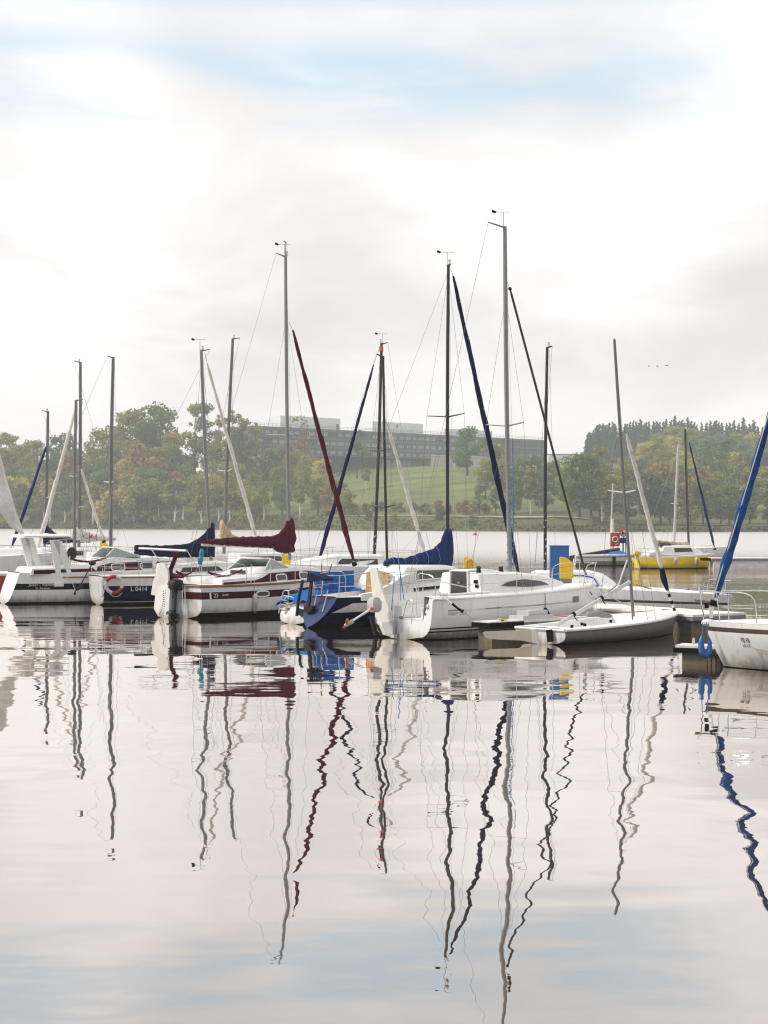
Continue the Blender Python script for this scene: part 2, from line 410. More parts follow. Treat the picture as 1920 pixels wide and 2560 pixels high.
    def cover(s, prof, hw, mk, name='sail_cover', parent=None, lat=0., n=30, wr=.03, pinch=.55):
        P = [(s.pix(X, Yt, lat), s.pix(X, Yb, lat)) for X, Yt, Yb in prof]
        tt = [(a.x, a.z, b.z) for a, b in P]
        if tt[0][0] > tt[-1][0]: tt = tt[::-1]
        x0, x1 = tt[0][0], tt[-1][0]; rings = []; k = 14
        for i in range(n + 1):
            x = lerp(x0, x1, i / n); zt = interp(x, [(a, b) for a, b, c in tt]); zb = interp(x, [(a, c) for a, b, c in tt])
            w = hw * (.72 if i in (0, n) else 1) * min(1., .45 + 1.2 * (zt - zb)); ring = []
            for j in range(k):
                q = 2 * PI * j / k; cz = math.cos(q); f = 1 - pinch * max(0, cz) ** 1.5
                y = math.sin(q) * w * f + wr * math.sin(x * 9 + cz * 5 + j) * .6 + wr * math.sin(x * 23 - cz * 9)
                ring.append((x + wr * .6 * math.sin(j * 2.1 + i), lat + y, lerp(zb, zt, .5 + .5 * cz) + wr * .5 * math.sin(x * 17 + j)))
            rings.append(ring)
        b = MB(); b.loft(rings); o = b.build(name, mk, parent or s.root, 60)
        for i in range(3, n - 5, 5):
            c0 = sum((Vector(p) for p in rings[i]), Vector()) / k; pp = [c0 + (Vector(p) - c0) * 1.05 for p in rings[i]]; q = MB(); q.tube(pp + pp[:1], .010, 5); q.build('lashing', 'rope_white' if 'tan' in mk else 'rope_blue' if 'blue' in mk else 'rope_dark', parent or s.root)
        return o
    def spar(s, a, b_, r, mk, name='boom', parent=None):
        b = MB(); b.tube([a, b_], r, 10, flat=.75); return b.build(name, mk, parent or s.root)
    def pulpit(s, h=.6, back=1.2, mk='steel', mid=True, name='pulpit', fwd=.0):
        b = MB(); L = s.L; r = .0125
        u1 = 1 - back / L; yb = s.half(u1) * .93; zb = s.sheer(u1)
        tip = Vector((L - .05 + fwd, 0, s.zb + h))
        P = [Vector((u1 * L, -yb, zb)), Vector((u1 * L + .12, -yb, zb + h * .9)), Vector((lerp(u1 * L, L, .65), -yb * .62, s.zb + h)), tip, Vector((lerp(u1 * L, L, .65), yb * .62, s.zb + h)), Vector((u1 * L + .12, yb, zb + h * .9)), Vector((u1 * L, yb, zb))]
        b.tube(arc(P, 5), r, 6)
        for sd in (-1, 1):
            u = 1 - back * .33 / L; q = Vector((u * L, sd * s.half(u) * .85, s.sheer(u))); b.tube([q, Vector((u * L + .05, sd * yb * .5, s.zb + h - .01))], r, 6)
        if mid: b.tube(arc([Vector((u1 * L + .08, -yb, zb + h * .5)), Vector((lerp(u1 * L, L, .6), -yb * .55, s.zb + h * .5)), Vector((lerp(u1 * L, L, .6), yb * .55, s.zb + h * .5)), Vector((u1 * L + .08, yb, zb + h * .5))], 4), r * .8, 6)
        return b.build(name, mk, s.root)
    def pushpit(s, h=.6, fwd=1.1, mk='steel', name='pushpit', gap=False):
        r = .0125; b = MB(); y0 = s.half(0) * .93; u = fwd / s.L; y1 = s.half(u) * .95
        for sd in ((-1, 1) if gap else (0,)):
            if gap:
                P = [Vector((fwd, sd * y1, s.sheer(u))), Vector((fwd - .12, sd * y1, s.sheer(u) + h)), Vector((.12, sd * y0, s.zs + h)), Vector((.06, sd * y0 * .45, s.zs + h)), Vector((.06, sd * y0 * .42, s.zs))]
            else:
                P = [Vector((fwd, -y1, s.sheer(u))), Vector((fwd - .12, -y1, s.sheer(u) + h)), Vector((.15, -y0, s.zs + h)), Vector((.06, -y0 * .6, s.zs + h)), Vector((.06, y0 * .6, s.zs + h)), Vector((.15, y0, s.zs + h)), Vector((fwd - .12, y1, s.sheer(u) + h)), Vector((fwd, y1, s.sheer(u)))]
            b.tube(arc(P, 5), r, 6)
        for sd in (-1, 1):
            b.tube([Vector((.1, sd * y0, s.zs)), Vector((.12, sd * y0, s.zs + h))], r, 6)
            b.tube([Vector((.11, sd * y0, s.zs + h * .5)), Vector((fwd - .06, sd * y1, s.sheer(u) + h * .5))], r * .8, 6)
        return b.build(name, mk, s.root)
    def stanchions(s, us, h=.58, u0=.13, u1=.86, lines=True):
        pts = {-1: [], 1: []}
        for sd in (-1, 1):
            for u in us:
                p = Vector((u * s.L, sd * s.half(u) * .95, s.sheer(u))); q = p + Vector((0, sd * .02, h)); b = MB(); b.tube([p, q], .012, 6); b.build('stanchion', 'steel', s.root)
                pts[sd].append(q)
            if lines:
                for f in (1., .52):
                    l = [Vector((u0 * s.L, sd * s.half(u0) * .95, s.sheer(u0) + h * f))] + [Vector((q.x, q.y, q.z - h * (1 - f))) for q in pts[sd]] + [Vector((u1 * s.L, sd * s.half(u1) * .93, s.sheer(u1) + h * f))]
                    b = MB(); b.tube(l, .004, 4); b.build('lifeline', 'wire', s.root)
    def cabin(s, st, mk='deck_white', name='coachroof', camber=.06):
        """st: [(x, half_base, half_top, z_base, z_top)]"""
        rings = []
        for x, wb, wt, z0, z1 in st:
            rings.append([(x, -wb, z0), (x, -lerp(wb, wt, .85), lerp(z0, z1, .8)), (x, -wt, z1 - .015), (x, -wt * .9, z1 + .012), (x, -wt * .45, z1 + camber * .8), (x, 0, z1 + camber),
                          (x, wt * .45, z1 + camber * .8), (x, wt * .9, z1 + .012), (x, wt, z1 - .015), (x, lerp(wb, wt, .85), lerp(z0, z1, .8)), (x, wb, z0)])
        b = MB(); b.loft(rings); o = b.build(name, mk, s.root, 30); o_st = st
        def side(x, h, sd, off):
            wb = interp(x, [(a[0], a[1]) for a in st]); wt = interp(x, [(a[0], a[2]) for a in st]); z0 = interp(x, [(a[0], a[3]) for a in st]); z1 = interp(x, [(a[0], a[4]) for a in st])
            return Vector((x, sd * (lerp(wb, lerp(wb, wt, .85), min(1, h / .8)) + off), lerp(z0, z1, h)))
        s.cside = side; s.cab = o
        return o
    def cwin(s, poly, mk='glass_dark', name='window', sides=(-1, 1), off=.012, frame=None, n=14):
        x0, x1 = min(a for a, _ in poly), max(a for a, _ in poly); E_ = list(zip(poly, poly[1:] + poly[:1])); cols = []
        for i in range(n + 1):
            x = lerp(x0 + 1e-4, x1 - 1e-4, i / n); hs = [lerp(a[1], c[1], (x - a[0]) / (c[0] - a[0])) for a, c in E_ if abs(c[0] - a[0]) > 1e-6 and min(a[0], c[0]) <= x <= max(a[0], c[0])]
            cols.append((x, min(hs), max(hs)))
        for sd in sides:
            b = MB(); k = 4; ring = []
            for x, h0, h1 in cols:
                ring.append([s.cside(x, lerp(h0, h1, j / k), sd, off) for j in range(k + 1)] + [s.cside(x, lerp(h1, h0, j / k), sd, off - .03) for j in range(k + 1)])
            b.loft(ring); o = b.build(name, mk, s.cab, 30)
            if frame:
                f = MB(); pp = [s.cside(x, h0, sd, off + .008) for x, h0, h1 in cols] + [s.cside(x, h1, sd, off + .008) for x, h0, h1 in cols[::-1]]; f.tube(pp + pp[:1], .022, 6); f.build('window_frame', frame, o)
    def rope(s, pts, r=.009, mk='rope_white', name='rope'):
        b = MB(); b.tube(pts, r, 5); return b.build(name, mk, s.root)
    def fender(s, p, l=.5, r=.1, mk='gelcoat', label='white cylindrical fender', ztop=1., teardrop=False, group=None):
        w = s.root.matrix_basis @ Vector(p) if False else Vector((s.x + p[0] * s.c - p[1] * s.s, s.y + p[0] * s.s + p[1] * s.c, p[2]))
        t = thing('fender', label, 'fender', w, s.a, group)
        b = MB()
        if teardrop: b.lathe([(.0, -l * .52), (r * .7, -l * .46), (r, -l * .22), (r * .9, 0), (r * .5, l * .28), (.03, l * .45), (.0, l * .47)], (0, 0, 0), 12)
        else: b.lathe([(.02, -l * .55), (r * .3, -l * .5), (r * .9, -l * .44), (r, -l * .36), (r, l * .36), (r * .9, l * .44), (r * .3, l * .5), (.02, l * .55)], (0, 0, 0), 12)
        b.build('fender_body', mk, t)
        b = MB(); b.tube([(0, 0, l * .45), (0, .02, ztop - p[2])], .008, 5); b.build('lanyard', 'rope_dark' if teardrop else 'rope_white', t)
        return t
def text_mesh(body, shear=0.):
    cu = bpy.data.curves.new('text_tmp', 'FONT'); cu.body = body; cu.size = 1.; cu.shear = shear
    ob = bpy.data.objects.new('text_tmp', cu); C.objects.link(ob)
    dg = bpy.context.evaluated_depsgraph_get(); me = bpy.data.meshes.new_from_object(ob.evaluated_get(dg))
    bpy.data.objects.remove(ob); bpy.data.curves.remove(cu); return me
def outboard(bt, p, mk_cowl='motor_black', mk_leg='motor_black', mk_prop='motor_black', tilt=0., h=1., leg=.75, cowl=True, yaw=0., parent=None):
    """hangs on the transom: p is the clamp point in boat coordinates"""
    g = bpy.data.objects.new('outboard_motor', None); C.objects.link(g); g.parent = bt.root; g.location = p; g.rotation_euler = (0, tilt, yaw)
    if cowl:
        b = MB(); b.loft([[(x, y, z) for x, y in ((-.30 * f, -.13 * f), (-.26 * f, -.16 * f), (.08 * f, -.14 * f), (.12 * f, 0), (.08 * f, .14 * f), (-.26 * f, .16 * f), (-.30 * f, .13 * f))] for z, f in ((.05, .75), (.12, 1), (.28, 1), (.36, .85), (.39, .5))])
        b.build('cowling', mk_cowl, g, 50)
    b = MB(); b.tube([(-.1, 0, .06), (-.1, 0, -leg * .5), (-.1, 0, -leg)], [.06, .045, .04], 8, flat=1.3); b.box((-.16, 0, -leg * .82), (.26, .1, .02))
    b.tube([(.08, 0, -leg), (.04, 0, -leg), (-.22, 0, -leg), (-.28, 0, -leg)], [.01, .05, .055, .03], 8); b.prism([(-.1, 0, -leg), (-.02, 0, -leg - .2), (-.16, 0, -leg - .18), (-.2, 0, -leg)], (0, .015, 0))
    b.build('motor_leg', mk_leg, g)
    b = MB(); b.sphere((-.29, 0, -leg), .04, 8)
    for k in range(3):
        a = 2 * PI * k / 3 + .4; c, s_ = math.cos(a), math.sin(a)
        b.prism([(-.29, .03 * c, -leg + .03 * s_), (-.27, .15 * c - .06 * s_, -leg + .15 * s_ + .06 * c), (-.30, .17 * c + .02 * s_, -leg + .17 * s_ - .02 * c), (-.31, .12 * c + .06 * s_, -leg + .12 * s_ - .06 * c)], (.015, 0, 0))
    b.build('propeller', mk_prop, g)
    b = MB(); b.box((.06, 0, -.05), (.12, .2, .28)); b.build('clamp_bracket', 'motor_grey', g)
    return g
HAZE = .00042
# ================================================================== BOAT A: white open-transom sloop, centre
A = Boat('sailboat', 'large white open-transom sailboat with raised rudder blade and tilted orange propeller', 1010, 40.7, 40, 7.15, 2.45, 1.06, 1.24, .0, rs=.90, sm=.40, D=.4, d0=.03, rt=-.10, rb=.10, ps=6.5, pb=1.45, q=2.4)
A.hull([(1., 'gelcoat'), (.30, 'black'), (.265, 'gelcoat'), (.225, 'black'), (.19, 'gelcoat'), (.03, 'boot_black')], cockpit=dict(u0=-.01, u1=.285, w=.78, floor=.50, open=.80), transom='gelcoat')
A.rubrail('deck_white', .03, 0, .985, .975, 'gunwale')
A.patch('feature_line', 'line_grey', [(.07, .715), (.97, .70), (.97, .675), (.07, .685)], sub=18, off=.006)
A.patch('hull_window', 'glass_dark', [(.735, .80), (.785, .80), (.785, .66), (.735, .66)], off=.01)
A.text('FIRST 25.7', .07, .585, .105, 'line_grey', width=1.3)
A.text('Cal Tours', .875, .53, .12, 'line_grey', shear=.3, width=.85)
t0 = A.pix(1150, 1440).x
A.cabin([(t0, .84, .70, 1.06, 1.62), (t0 + .5, .86, .70, 1.07, 1.63), (t0 + 1.6, .84, .62, 1.10, 1.60), (t0 + 2.6, .70, .45, 1.14, 1.50), (t0 + 3.4, .48, .25, 1.18, 1.36), (t0 + 3.8, .30, .12, 1.20, 1.26)])
A.cwin([(t0 + .75, .42), (t0 + 1.1, .62), (t0 + 1.8, .72), (t0 + 2.5, .62), (t0 + 2.75, .40), (t0 + 1.7, .30)], off=.016)
b = MB(); b.prism([(t0 - .02, .34, .62), (t0 - .02, -.34, .62), (t0 - .02, -.30, 1.66), (t0 - .02, .30, 1.66)], (.03, 0, 0)); hb_ = b.build('companionway_hatch', 'glass_dark', A.root)
b = MB(); b.tube([(t0 - .045, -.37, .60), (t0 - .045, -.33, 1.69), (t0 - .045, .33, 1.69), (t0 - .045, .37, .60)], .025, 6); b.build('hatch_frame', 'deck_white', hb_)
b = MB(); b.box((t0 - .06, -.02, 1.38), (.03, .12, .05)); b.build('hatch_handle', 'alu', hb_)
b = MB(); b.box((t0 + .45, 0, 1.70), (.9, .66, .04)); b.build('sliding_hatch', 'deck_white', A.root)
# cockpit benches
for sd in (-1, 1):
    b = MB(); b.box((t0 * .55, sd * .56, .66), (t0 * .85, .36, .30)); b.build('cockpit_bench', 'deck_white', A.root)
b = MB(); b.tube([A.pix(1150, 1440) * 0 + Vector((.55, -.9, 1.12)), Vector((t0 + .2, -.9, 1.16))], .03, 6); b.build('coaming', 'deck_white', A.root)
mA = A.pix(1275, 1430); A.mast((mA.x, 0, 1.6), A.pix(1262, 566), .068, 'alu_silver', spread=[(A.pix(1272, 1065).z, .72)], head=('vane',), cranedir=-2.2, topf=.80, shroudx=-.35)
tj = A.pix(1275, 722); bj = A.pix(1466, 1442); bb_ = MB(); bb_.tube([tj, tj.lerp(bj, .02), bj], [.02, .032, .034], 8); jo = bb_.build('headfoil', 'mast_black', A.root)
bb_ = MB(); bb_.tube([A.pix(1268, 705), tj], .008, 4); bb_.build('forestay', 'wire', jo); bb_ = MB(); bb_.sphere(tj, .05, 8); bb_.build('halyard_swivel', 'black', jo); bb_ = MB(); bb_.tube([bj, A.pix(1470, 1462)], .014, 5); bb_.build('tack_fitting', 'steel', jo)
# blue halyards spiralled round the lower mast
b = MB(); b.tube([Vector((mA.x + .085 * math.cos(a * .9), .085 * math.sin(a * .9), 1.65 + a * .030)) for a in range(0, 96)], .016, 5); b.build('wrapped_halyard', 'rope_blue', A.root)
b = MB(); b.tube([(mA.x + .1, -.03, 1.7), (mA.x + .08, -.03, 5.2)], .012, 4); b.build('halyard', 'rope_blue', A.root)
A.pulpit(.58, 1.15); A.stanchions((.23, .40, .60), u1=.85)
for sd in (-1, 1):
    b = MB(); y = A.half(.02) * .92
    b.tube(arc([(.15, sd * y, 1.06), (.12, sd * y, 1.55), (.12, sd * .60, 1.66), (.12, sd * .36, 1.55), (.12, sd * .36, .55)], 5), .0125, 6); b.tube([(.2, sd * y, 1.5), (1.25, sd * y * 1.03, 1.3), (1.45, sd * y * 1.04, 1.08)], .0125, 6)
    b.build('pushpit', 'steel', A.root)
b = MB(); b.tube([A.pixt(995, 1392, .1), A.pixt(1010, 1500, .05)], .014, 5); b.tube([A.pixt(986, 1440, .05), A.pixt(976, 1560, -.1)], .012, 5); b.tube([A.pixt(1000, 1440, .05), A.pixt(1001, 1500, 0)], .012, 5); b.build('mainsheet_tackle', 'rope_blue', A.root)
# rudder, lifted and seen broadside on the transom
f_ = lambda X, Y: A.pixt(X, Y, -.20)
b = MB(); b.prism([f_(927, 1424), f_(931, 1419), f_(943, 1419), f_(950, 1450), f_(962, 1490), f_(978, 1530), f_(984, 1550), f_(976, 1560), f_(958, 1558), f_(944, 1540), f_(934, 1500), f_(930, 1460)], (.06, 0, 0)); ru = b.build('rudder', 'rudder_white', A.root, 20)
b = MB(); b.prism([f_(958, 1556), f_(985, 1552), f_(985, 1586), f_(972, 1584), f_(960, 1572)], (.09, 0, 0)); b.build('rudder_stock', 'motor_grey', ru)
b = MB(); b.tube([f_(984, 1500), f_(983, 1588)], .022, 6); b.box(f_(984, 1590), (.1, .14, .08)); b.build('rudder_fitting', 'steel', ru)
# swim ladder loop and transom details
def hp(X, Y, o=-.05): return A.pixt(X, Y, o)
b = MB(); b.tube(arc([hp(1006, 1572), hp(1008, 1545), hp(1017, 1507), hp(1024, 1501), hp(1032, 1507), hp(1030, 1545), hp(1027, 1572), hp(1017, 1580), hp(1006, 1572)], 4), .016, 6); b.tube([hp(1010, 1540), hp(1030, 1540)], .014, 5); b.build('swim_ladder', 'steel', A.root)
b = MB(); b.box(hp(1003, 1545, -.02), (.02, .12, .1)); b.build('registration_plate', 'line_grey', A.root)
b = MB(); b.sphere(hp(1069, 1517, -.02), .07, 10, sz=(.5, 1, 1)); b.build('stern_light', 'steel', A.root)
b = MB(); b.sphere(hp(1064, 1536, -.03), .045, 8, sz=(.4, 1, 1)); b.build('sticker', 'cabinet_blue', A.root)
g = bpy.data.objects.new('outboard_motor', None); C.objects.link(g); g.parent = A.root
od = 39.6; q0, q1, q2 = A.pixd(936, 1515, 40.6), A.pixd(930, 1521, 40.4), A.pixd(869, 1560, od)
b = MB(); b.tube([q1, q1.lerp(q2, .5), q2], [.032, .028, .026], 8, flat=1.3); b.build('motor_leg', 'alu_white', g)
b = MB(); b.tube([A.pixd(877, 1555, od), A.pixd(869, 1560, od), A.pixd(862, 1565, od)], [.045, .06, .04], 8); b.prism([A.pixd(862, 1560, od), A.pixd(880, 1549, od), A.pixd(885, 1556, od), A.pixd(866, 1568, od)], (.02, .05, 0)); b.build('gear_case', 'motor_grey', g)
b = MB(); b.loft([[q0 + Vector((x * f, y * f, z)) for x, y in ((-.14, -.12), (.14, -.12), (.18, 0), (.14, .12), (-.14, .12))] for z, f in ((-.16, .6), (-.08, 1), (.12, 1), (.22, .6))]); b.build('cowling', 'motor_grey', g, 50)
b = MB(); b.tube([A.pixd(932, 1519, 40.3), A.pixd(927, 1523, 40.3)], .042, 8); b.build('tilt_collar', 'orange', g)
for (X0, Y0), (X1, Y1) in (((866, 1562), (869, 1546)), ((862, 1566), (858, 1571))):
    a_, c_ = A.pixd(X0, Y0, od - .05), A.pixd(X1, Y1, od - .05); b = MB(); b.tube([a_, a_.lerp(c_, .4), a_.lerp(c_, .8), c_], [.02, .05, .048, .015], 8, flat=.5); b.build('propeller_blade', 'orange', g)
b = MB(); b.tube([A.pixt(927, 1540, -.15), A.pixt(940, 1585, -.1)], .06, 8); b.tube([A.pixt(941, 1560, -.12), A.pixt(955, 1590, -.1)], .03, 6); b.build('motor_bracket', 'motor_black', A.root)
pc = A.pix(1108, 1490, -1.05); b = MB(); b.tube([pc + Vector((-.14, 0, .03)), pc + Vector((.14, 0, .03))], .035, 7); b.build('mooring_cleat', 'steel', A.root)
A.rope([A.pix(1108, 1490, -1.1), A.pixd(1131, 1510, 39.6), A.pixd(1158, 1530, 39.6), A.pixd(1187, 1549, 39.8)], .011, 'rope_white', 'mooring_line')
b = MB(); b.tube([A.pixd(1130, 1509, 39.55), A.pixd(1143, 1520, 39.55), A.pixd(1158, 1530, 39.55)], [.035, .028, .04], 7); b.build('line_snubber', 'rubber', A.root)
A.rope(sag(A.pix(1448, 1462, -.35), A.pixd(1228, 1553, 40.3), .04), .007, 'rope_white', 'spring_line')
A.rope([A.pix(1462, 1456, -.1), A.pixd(1480, 1487, 44.4)], .012, 'rope_dark', 'bow_line')
A.fender(A.pixd(1364, 1532, 42.3), .30, .125, 'navy', 'black teardrop fender hanging on the side of the large white sailboat', 1.1, True)
for x_, y_, z_ in ((t0 + .2, -.5, 1.66), (t0 + .95, .3, 1.66), (t0 + 1.2, -.3, 1.66)):
    b = MB(); b.lathe([(.0, 0), (.075, 0), (.055, .05), (.06, .12), (.0, .13)], (x_, y_, z_), 10); b.build('winch', 'motor_black', A.root)
b = MB(); b.box((t0 - .02, -.62, 1.42), (.04, .12, .09)); b.box((t0 - .02, -.66, 1.30), (.04, .1, .07)); b.build('instrument_display', 'black', A.root)
# ================================================================== BOAT B: navy hull with scooped stern (black mast)
Bb = Boat('sailboat', 'navy blue sailboat with a pale side panel, black mast and blue sail cover', 808, 45.3, 43, 8.0, 2.5, .84, 1.20, .02, rs=.48, sm=.42, rt=-.60, rb=.5, ps=2.2, pb=1.5, q=1.25, D=.4, d0=.0)
Bb.hull([(1., 'navy'), (.05, 'boot_black')], cockpit=dict(u0=.05, u1=.31, w=.85, floor=.45), transom='navy_top')
Bb.rubrail('rubber', .035, .13, .98, .97)
Bb.patch('side_panel', 'pontoon_white', [(.065, .80), (.30, .83), (.325, .52), (.015, .50)], sub=10)
tb = Bb.pix(952, 1450).x
Bb.cabin([(tb - .1, .98, .95, 1.0, 1.08), (tb, .98, .84, 1.02, 1.40), (tb + .3, .96, .8, 1.05, 1.66), (tb + 2.4, .86, .66, 1.12, 1.62), (tb + 3.4, .6, .4, 1.16, 1.36), (tb + 3.9, .4, .2, 1.18, 1.24)])
Bb.cwin([(tb + .5, .35), (tb + .55, .85), (tb + 2.3, .85), (tb + 2.6, .40)], off=.02, frame='deck_white')
b = MB(); b.prism([(tb - .16, .50, .6), (tb - .16, -.50, .6), (tb - .13, -.46, 1.50), (tb - .13, 0, 1.56), (tb - .13, .46, 1.50)], (.03, 0, 0)); b.build('washboard', 'tan_wood', Bb.root)
b = MB(); P = [(tb - 1.75 + i * .21, 1.13 + .02 * math.sin(i * 2.3), 0) for i in range(9)]
b.loft([[(x, y - .015, .98), (x, y - .03 - .015 * math.sin(x * 9), 1.2), (x, y - .015, 1.52 + .015 * math.sin(x * 6)), (x, y + .015, 1.52), (x, y + .015, .98)] for x, y, _ in P]); b.build('lee_cloth', 'blue_cloth', Bb.root)
for sd in (-1,):
    b = MB(); b.loft([[(x, sd * y1, .74), (x, sd * (y1 - .02), z1), (x, sd * (y1 - .14), z1 + .01), (x, sd * (y1 - .14), .74)] for x, y1, z1 in ((.7, .86, .92), (1.2, .95, .98), (tb - .9, 1.03, 1.08), (tb - .55, 1.05, 1.18), (tb - .25, 1.06, 1.34), (tb + .05, 1.05, 1.44), (tb + .35, 1.02, 1.46))]); b.build('coaming', 'deck_white', Bb.root)
Bb.pushpit(.62, 1.75); Bb.stanchions((.33, .52, .7), u0=.2)
mB = Bb.pix(1120, 1420)
Bb.mast((mB.x, 0, 1.62), Bb.pix(1121, 662), .060, 'mast_black', spread=[(Bb.pix(1119, 1042).z, .80)], head=('vane', 'light'), cranedir=.4, topf=.97, shroudx=-.3)
Bb.jib(Bb.pix(1133, 690), Bb.pix(1296, 1432), .055, .092, 'navy_cloth', stay=Bb.pix(1127, 672), tie='rope_white', twist=.6)
bo = Bb.spar(Bb.pix(960, 1411), Bb.pix(1112, 1412), .05, 'mast_black')
Bb.cover([(962, 1402, 1414), (985, 1393, 1412), (1010, 1396, 1415), (1040, 1386, 1414), (1075, 1374, 1412), (1092, 1367, 1418), (1103, 1350, 1422), (1112, 1325, 1422), (1119, 1318, 1422), (1128, 1322, 1420)], .155, 'deep_blue_cloth', parent=bo, wr=.022)
b = MB(); b.tube([Bb.pix(996, 1388), Bb.pix(1048, 1330)], .008, 4); b.tube([Bb.pix(1065, 1330), Bb.pix(1092, 1440)], .012, 5); b.build('topping_lift', 'rope_white', Bb.root)
# stern gear: rudder post, raised outboard with a dark cover, boarding rails
b = MB(); b.tube([Bb.pixt(757, 1450, -.25), Bb.pixt(746, 1500, -.32), Bb.pixt(742, 1540, -.35)], .045, 7); b.prism([Bb.pixt(765, 1513, -.35), Bb.pixt(785, 1516, -.35), Bb.pixt(783, 1527, -.35), Bb.pixt(772, 1533, -.35), Bb.pixt(763, 1527, -.35)], (.14, 0, 0)); b.prism([Bb.pixt(776, 1453, -.35), Bb.pixt(782, 1453, -.35), Bb.pixt(774, 1515, -.35), Bb.pixt(768, 1515, -.35)], (.05, 0, 0)); b.build('rudder', 'motor_black', Bb.root)
b = MB(); b.prism([Bb.pixt(781, 1432, -.3), Bb.pixt(800, 1436, -.3), Bb.pixt(823, 1446, -.3), Bb.pixt(822, 1452, -.3), Bb.pixt(800, 1449, -.3), Bb.pixt(778, 1454, -.3)], (.34, 0, 0)); b.build('motor_cover', 'navy_cloth', Bb.root)
b = MB(); b.tube([Bb.pixt(804, 1411, .1), Bb.pixt(805, 1490, .0)], .022, 6); b.build('flag_staff', 'teak', Bb.root)
b = MB(); b.tube(arc([Bb.pixt(784, 1492, -.2), Bb.pixt(786, 1460, -.2), Bb.pixt(795, 1447, -.2), Bb.pixt(806, 1450, -.2), Bb.pixt(803, 1490, -.2)], 4), .016, 6); b.tube([Bb.pixt(787, 1468, -.2), Bb.pixt(803, 1468, -.2)], .014, 5); b.tube([Bb.pixt(786, 1512, -.3), Bb.pixt(793, 1475, -.2)], .014, 5); b.tube([Bb.pixt(806, 1530, -.3), Bb.pixt(820, 1475, 0)], .014, 5); b.build('boarding_rail', 'steel', Bb.root)
Bb.rope([Bb.pix(829, 1411, -.2), Bb.pix(822, 1437, -.2)], .015, 'rope_dark', 'tiller_extension')
# ================================================================== BOAT L4: small white boat with red stripe under a blue tarp
Dd = Boat('sailboat', 'small white boat with thin red stripe under a crumpled bright blue tarp', 742, 46.6, 43, 5.7, 1.75, .62, .80, .02, rs=.72, sm=.45, rt=-.2, rb=.4, D=.3, d0=.02)
Dd.hull([(1., 'gelcoat'), (.34, 'red_paint'), (.24, 'gelcoat'), (.08, 'boot_black')], cockpit=dict(u0=.06, u1=.45, w=.6, floor=.3))
Dd.rubrail('grey_plastic', .03)
b = MB(); rows = []
for i in range(15):
    x = -.18 + i * .19; r_ = []
    for j in range(11):
        v = -1 + j / 5; hgt = .66 + .10 * sstep(-.2, .2, x) + .26 * (1 - abs(v) ** 1.6) * sstep(-.3, .9, x) * (1 - .25 * sstep(1.6, 2.7, x)); r_.append((x + .03 * math.sin(j * 2 + i), v * .82, hgt - .18 * sstep(.75, 1, abs(v)) + .05 * math.sin(i * 1.7 + j * 1.3) + .03 * math.sin(i * .9 - j * 2.1)))
    rows.append(r_)
b.loft(rows, caps=False, closed=False); b.build('tarp', 'blue_cloth', Dd.root, 80)
mD = Dd.pix(970, 1420); Dd.mast((mD.x, 0, .8), Dd.pix(958, 890), .045, 'mast_black', head=(), topf=.78, shroudx=-.2, spread=[(Dd.pix(967, 1268).z, .5)])
Dd.jib(Dd.pix(971, 1068), Dd.pix(1062, 1384), .05, .062, 'white_cloth', drum=True, stay=Dd.pix(964, 1050))
b = MB(); f4 = lambda X, Y: Dd.pixt(X, Y, -.12)
b.tube(arc([f4(697, 1533), f4(703, 1500), f4(709, 1479), f4(716, 1476), f4(722, 1481), f4(719, 1510), f4(712, 1535)], 4), .018, 6)
for k in range(4): b.tube([f4(700 + k * 3, 1522 - k * 11), f4(714 + k * 2.2, 1524 - k * 11)], .014, 5)
b.build('boarding_ladder', 'alu_white', Dd.root)
b = MB(); b.tube([f4(723 + 12 * math.cos(a * .42), 1500 - 9 * math.sin(a * .42)) for a in range(16)], .014, 5); b.build('lifebuoy_hoop', 'alu_white', Dd.root)
b = MB(); b.prism([Dd.pixt(744, 1520, -.2), Dd.pixt(762, 1528, -.2), Dd.pixt(776, 1540, -.2), Dd.pixt(758, 1542, -.2), Dd.pixt(742, 1532, -.2)], (.1, 0, 0)); b.build('tilted_rudder', 'motor_black', Dd.root)
Dd.text('30-F', .04, .58, .16, 'black')
b = MB()
for yy, ww in ((.35, .2), (-.12, .12), (-.38, .15)): b.box((-.06, yy, .40), (.03, ww, .10))
b.build('transom_fitting', 'grey_plastic', Dd.root)
# ================================================================== BOAT L3: white hull, maroon band, maroon sail cover
E = Boat('sailboat', 'white sailboat with maroon stripes, maroon sail cover and tall white rudder', 452, 49.3, 50, 7.9, 2.65, 1.02, 1.24, .05, rs=.66, sm=.45, rt=.12, rb=.5, ps=5.5, pb=1.5, q=2.2, D=.45, d0=.03)
E.hull([(1., 'gelcoat'), (.80, 'maroon'), (.585, 'gelcoat'), (.17, 'boot_black')], cockpit=dict(u0=.04, u1=.30, w=.8, floor=.55), transom='gelcoat')
b = MB(); b.add([E.pt(0, h, sd) - Vector((.006, 0, 0)) for h in (.80, .585) for sd in (1, -1)], [[0, 2, 3, 1]]); b.build('transom_stripe', 'maroon', E.root, smooth=False)
E.rubrail('teak', .038, 0, .985, .985, around=True)
te = E.pix(598, 1440).x
E.cabin([(te - 1.75, 1.02, 1.0, .94, 1.06), (te - 1.7, 1.02, .98, .94, 1.20), (te - .1, 1.02, .95, .95, 1.24), (te + .45, 1.02, .88, .95, 1.44), (te + 2.0, .96, .78, 1.0, 1.50), (te + 3.2, .76, .52, 1.05, 1.40), (te + 4.0, .5, .25, 1.12, 1.26)])
E.cwin([(te - 1.68, .15), (te - 1.68, .6), (te - .1, .62), (te + .30, .78), (te + 3.3, .74), (te + 3.3, .10), (te - .1, .10)], 'maroon', 'cabin_stripe', off=.006)
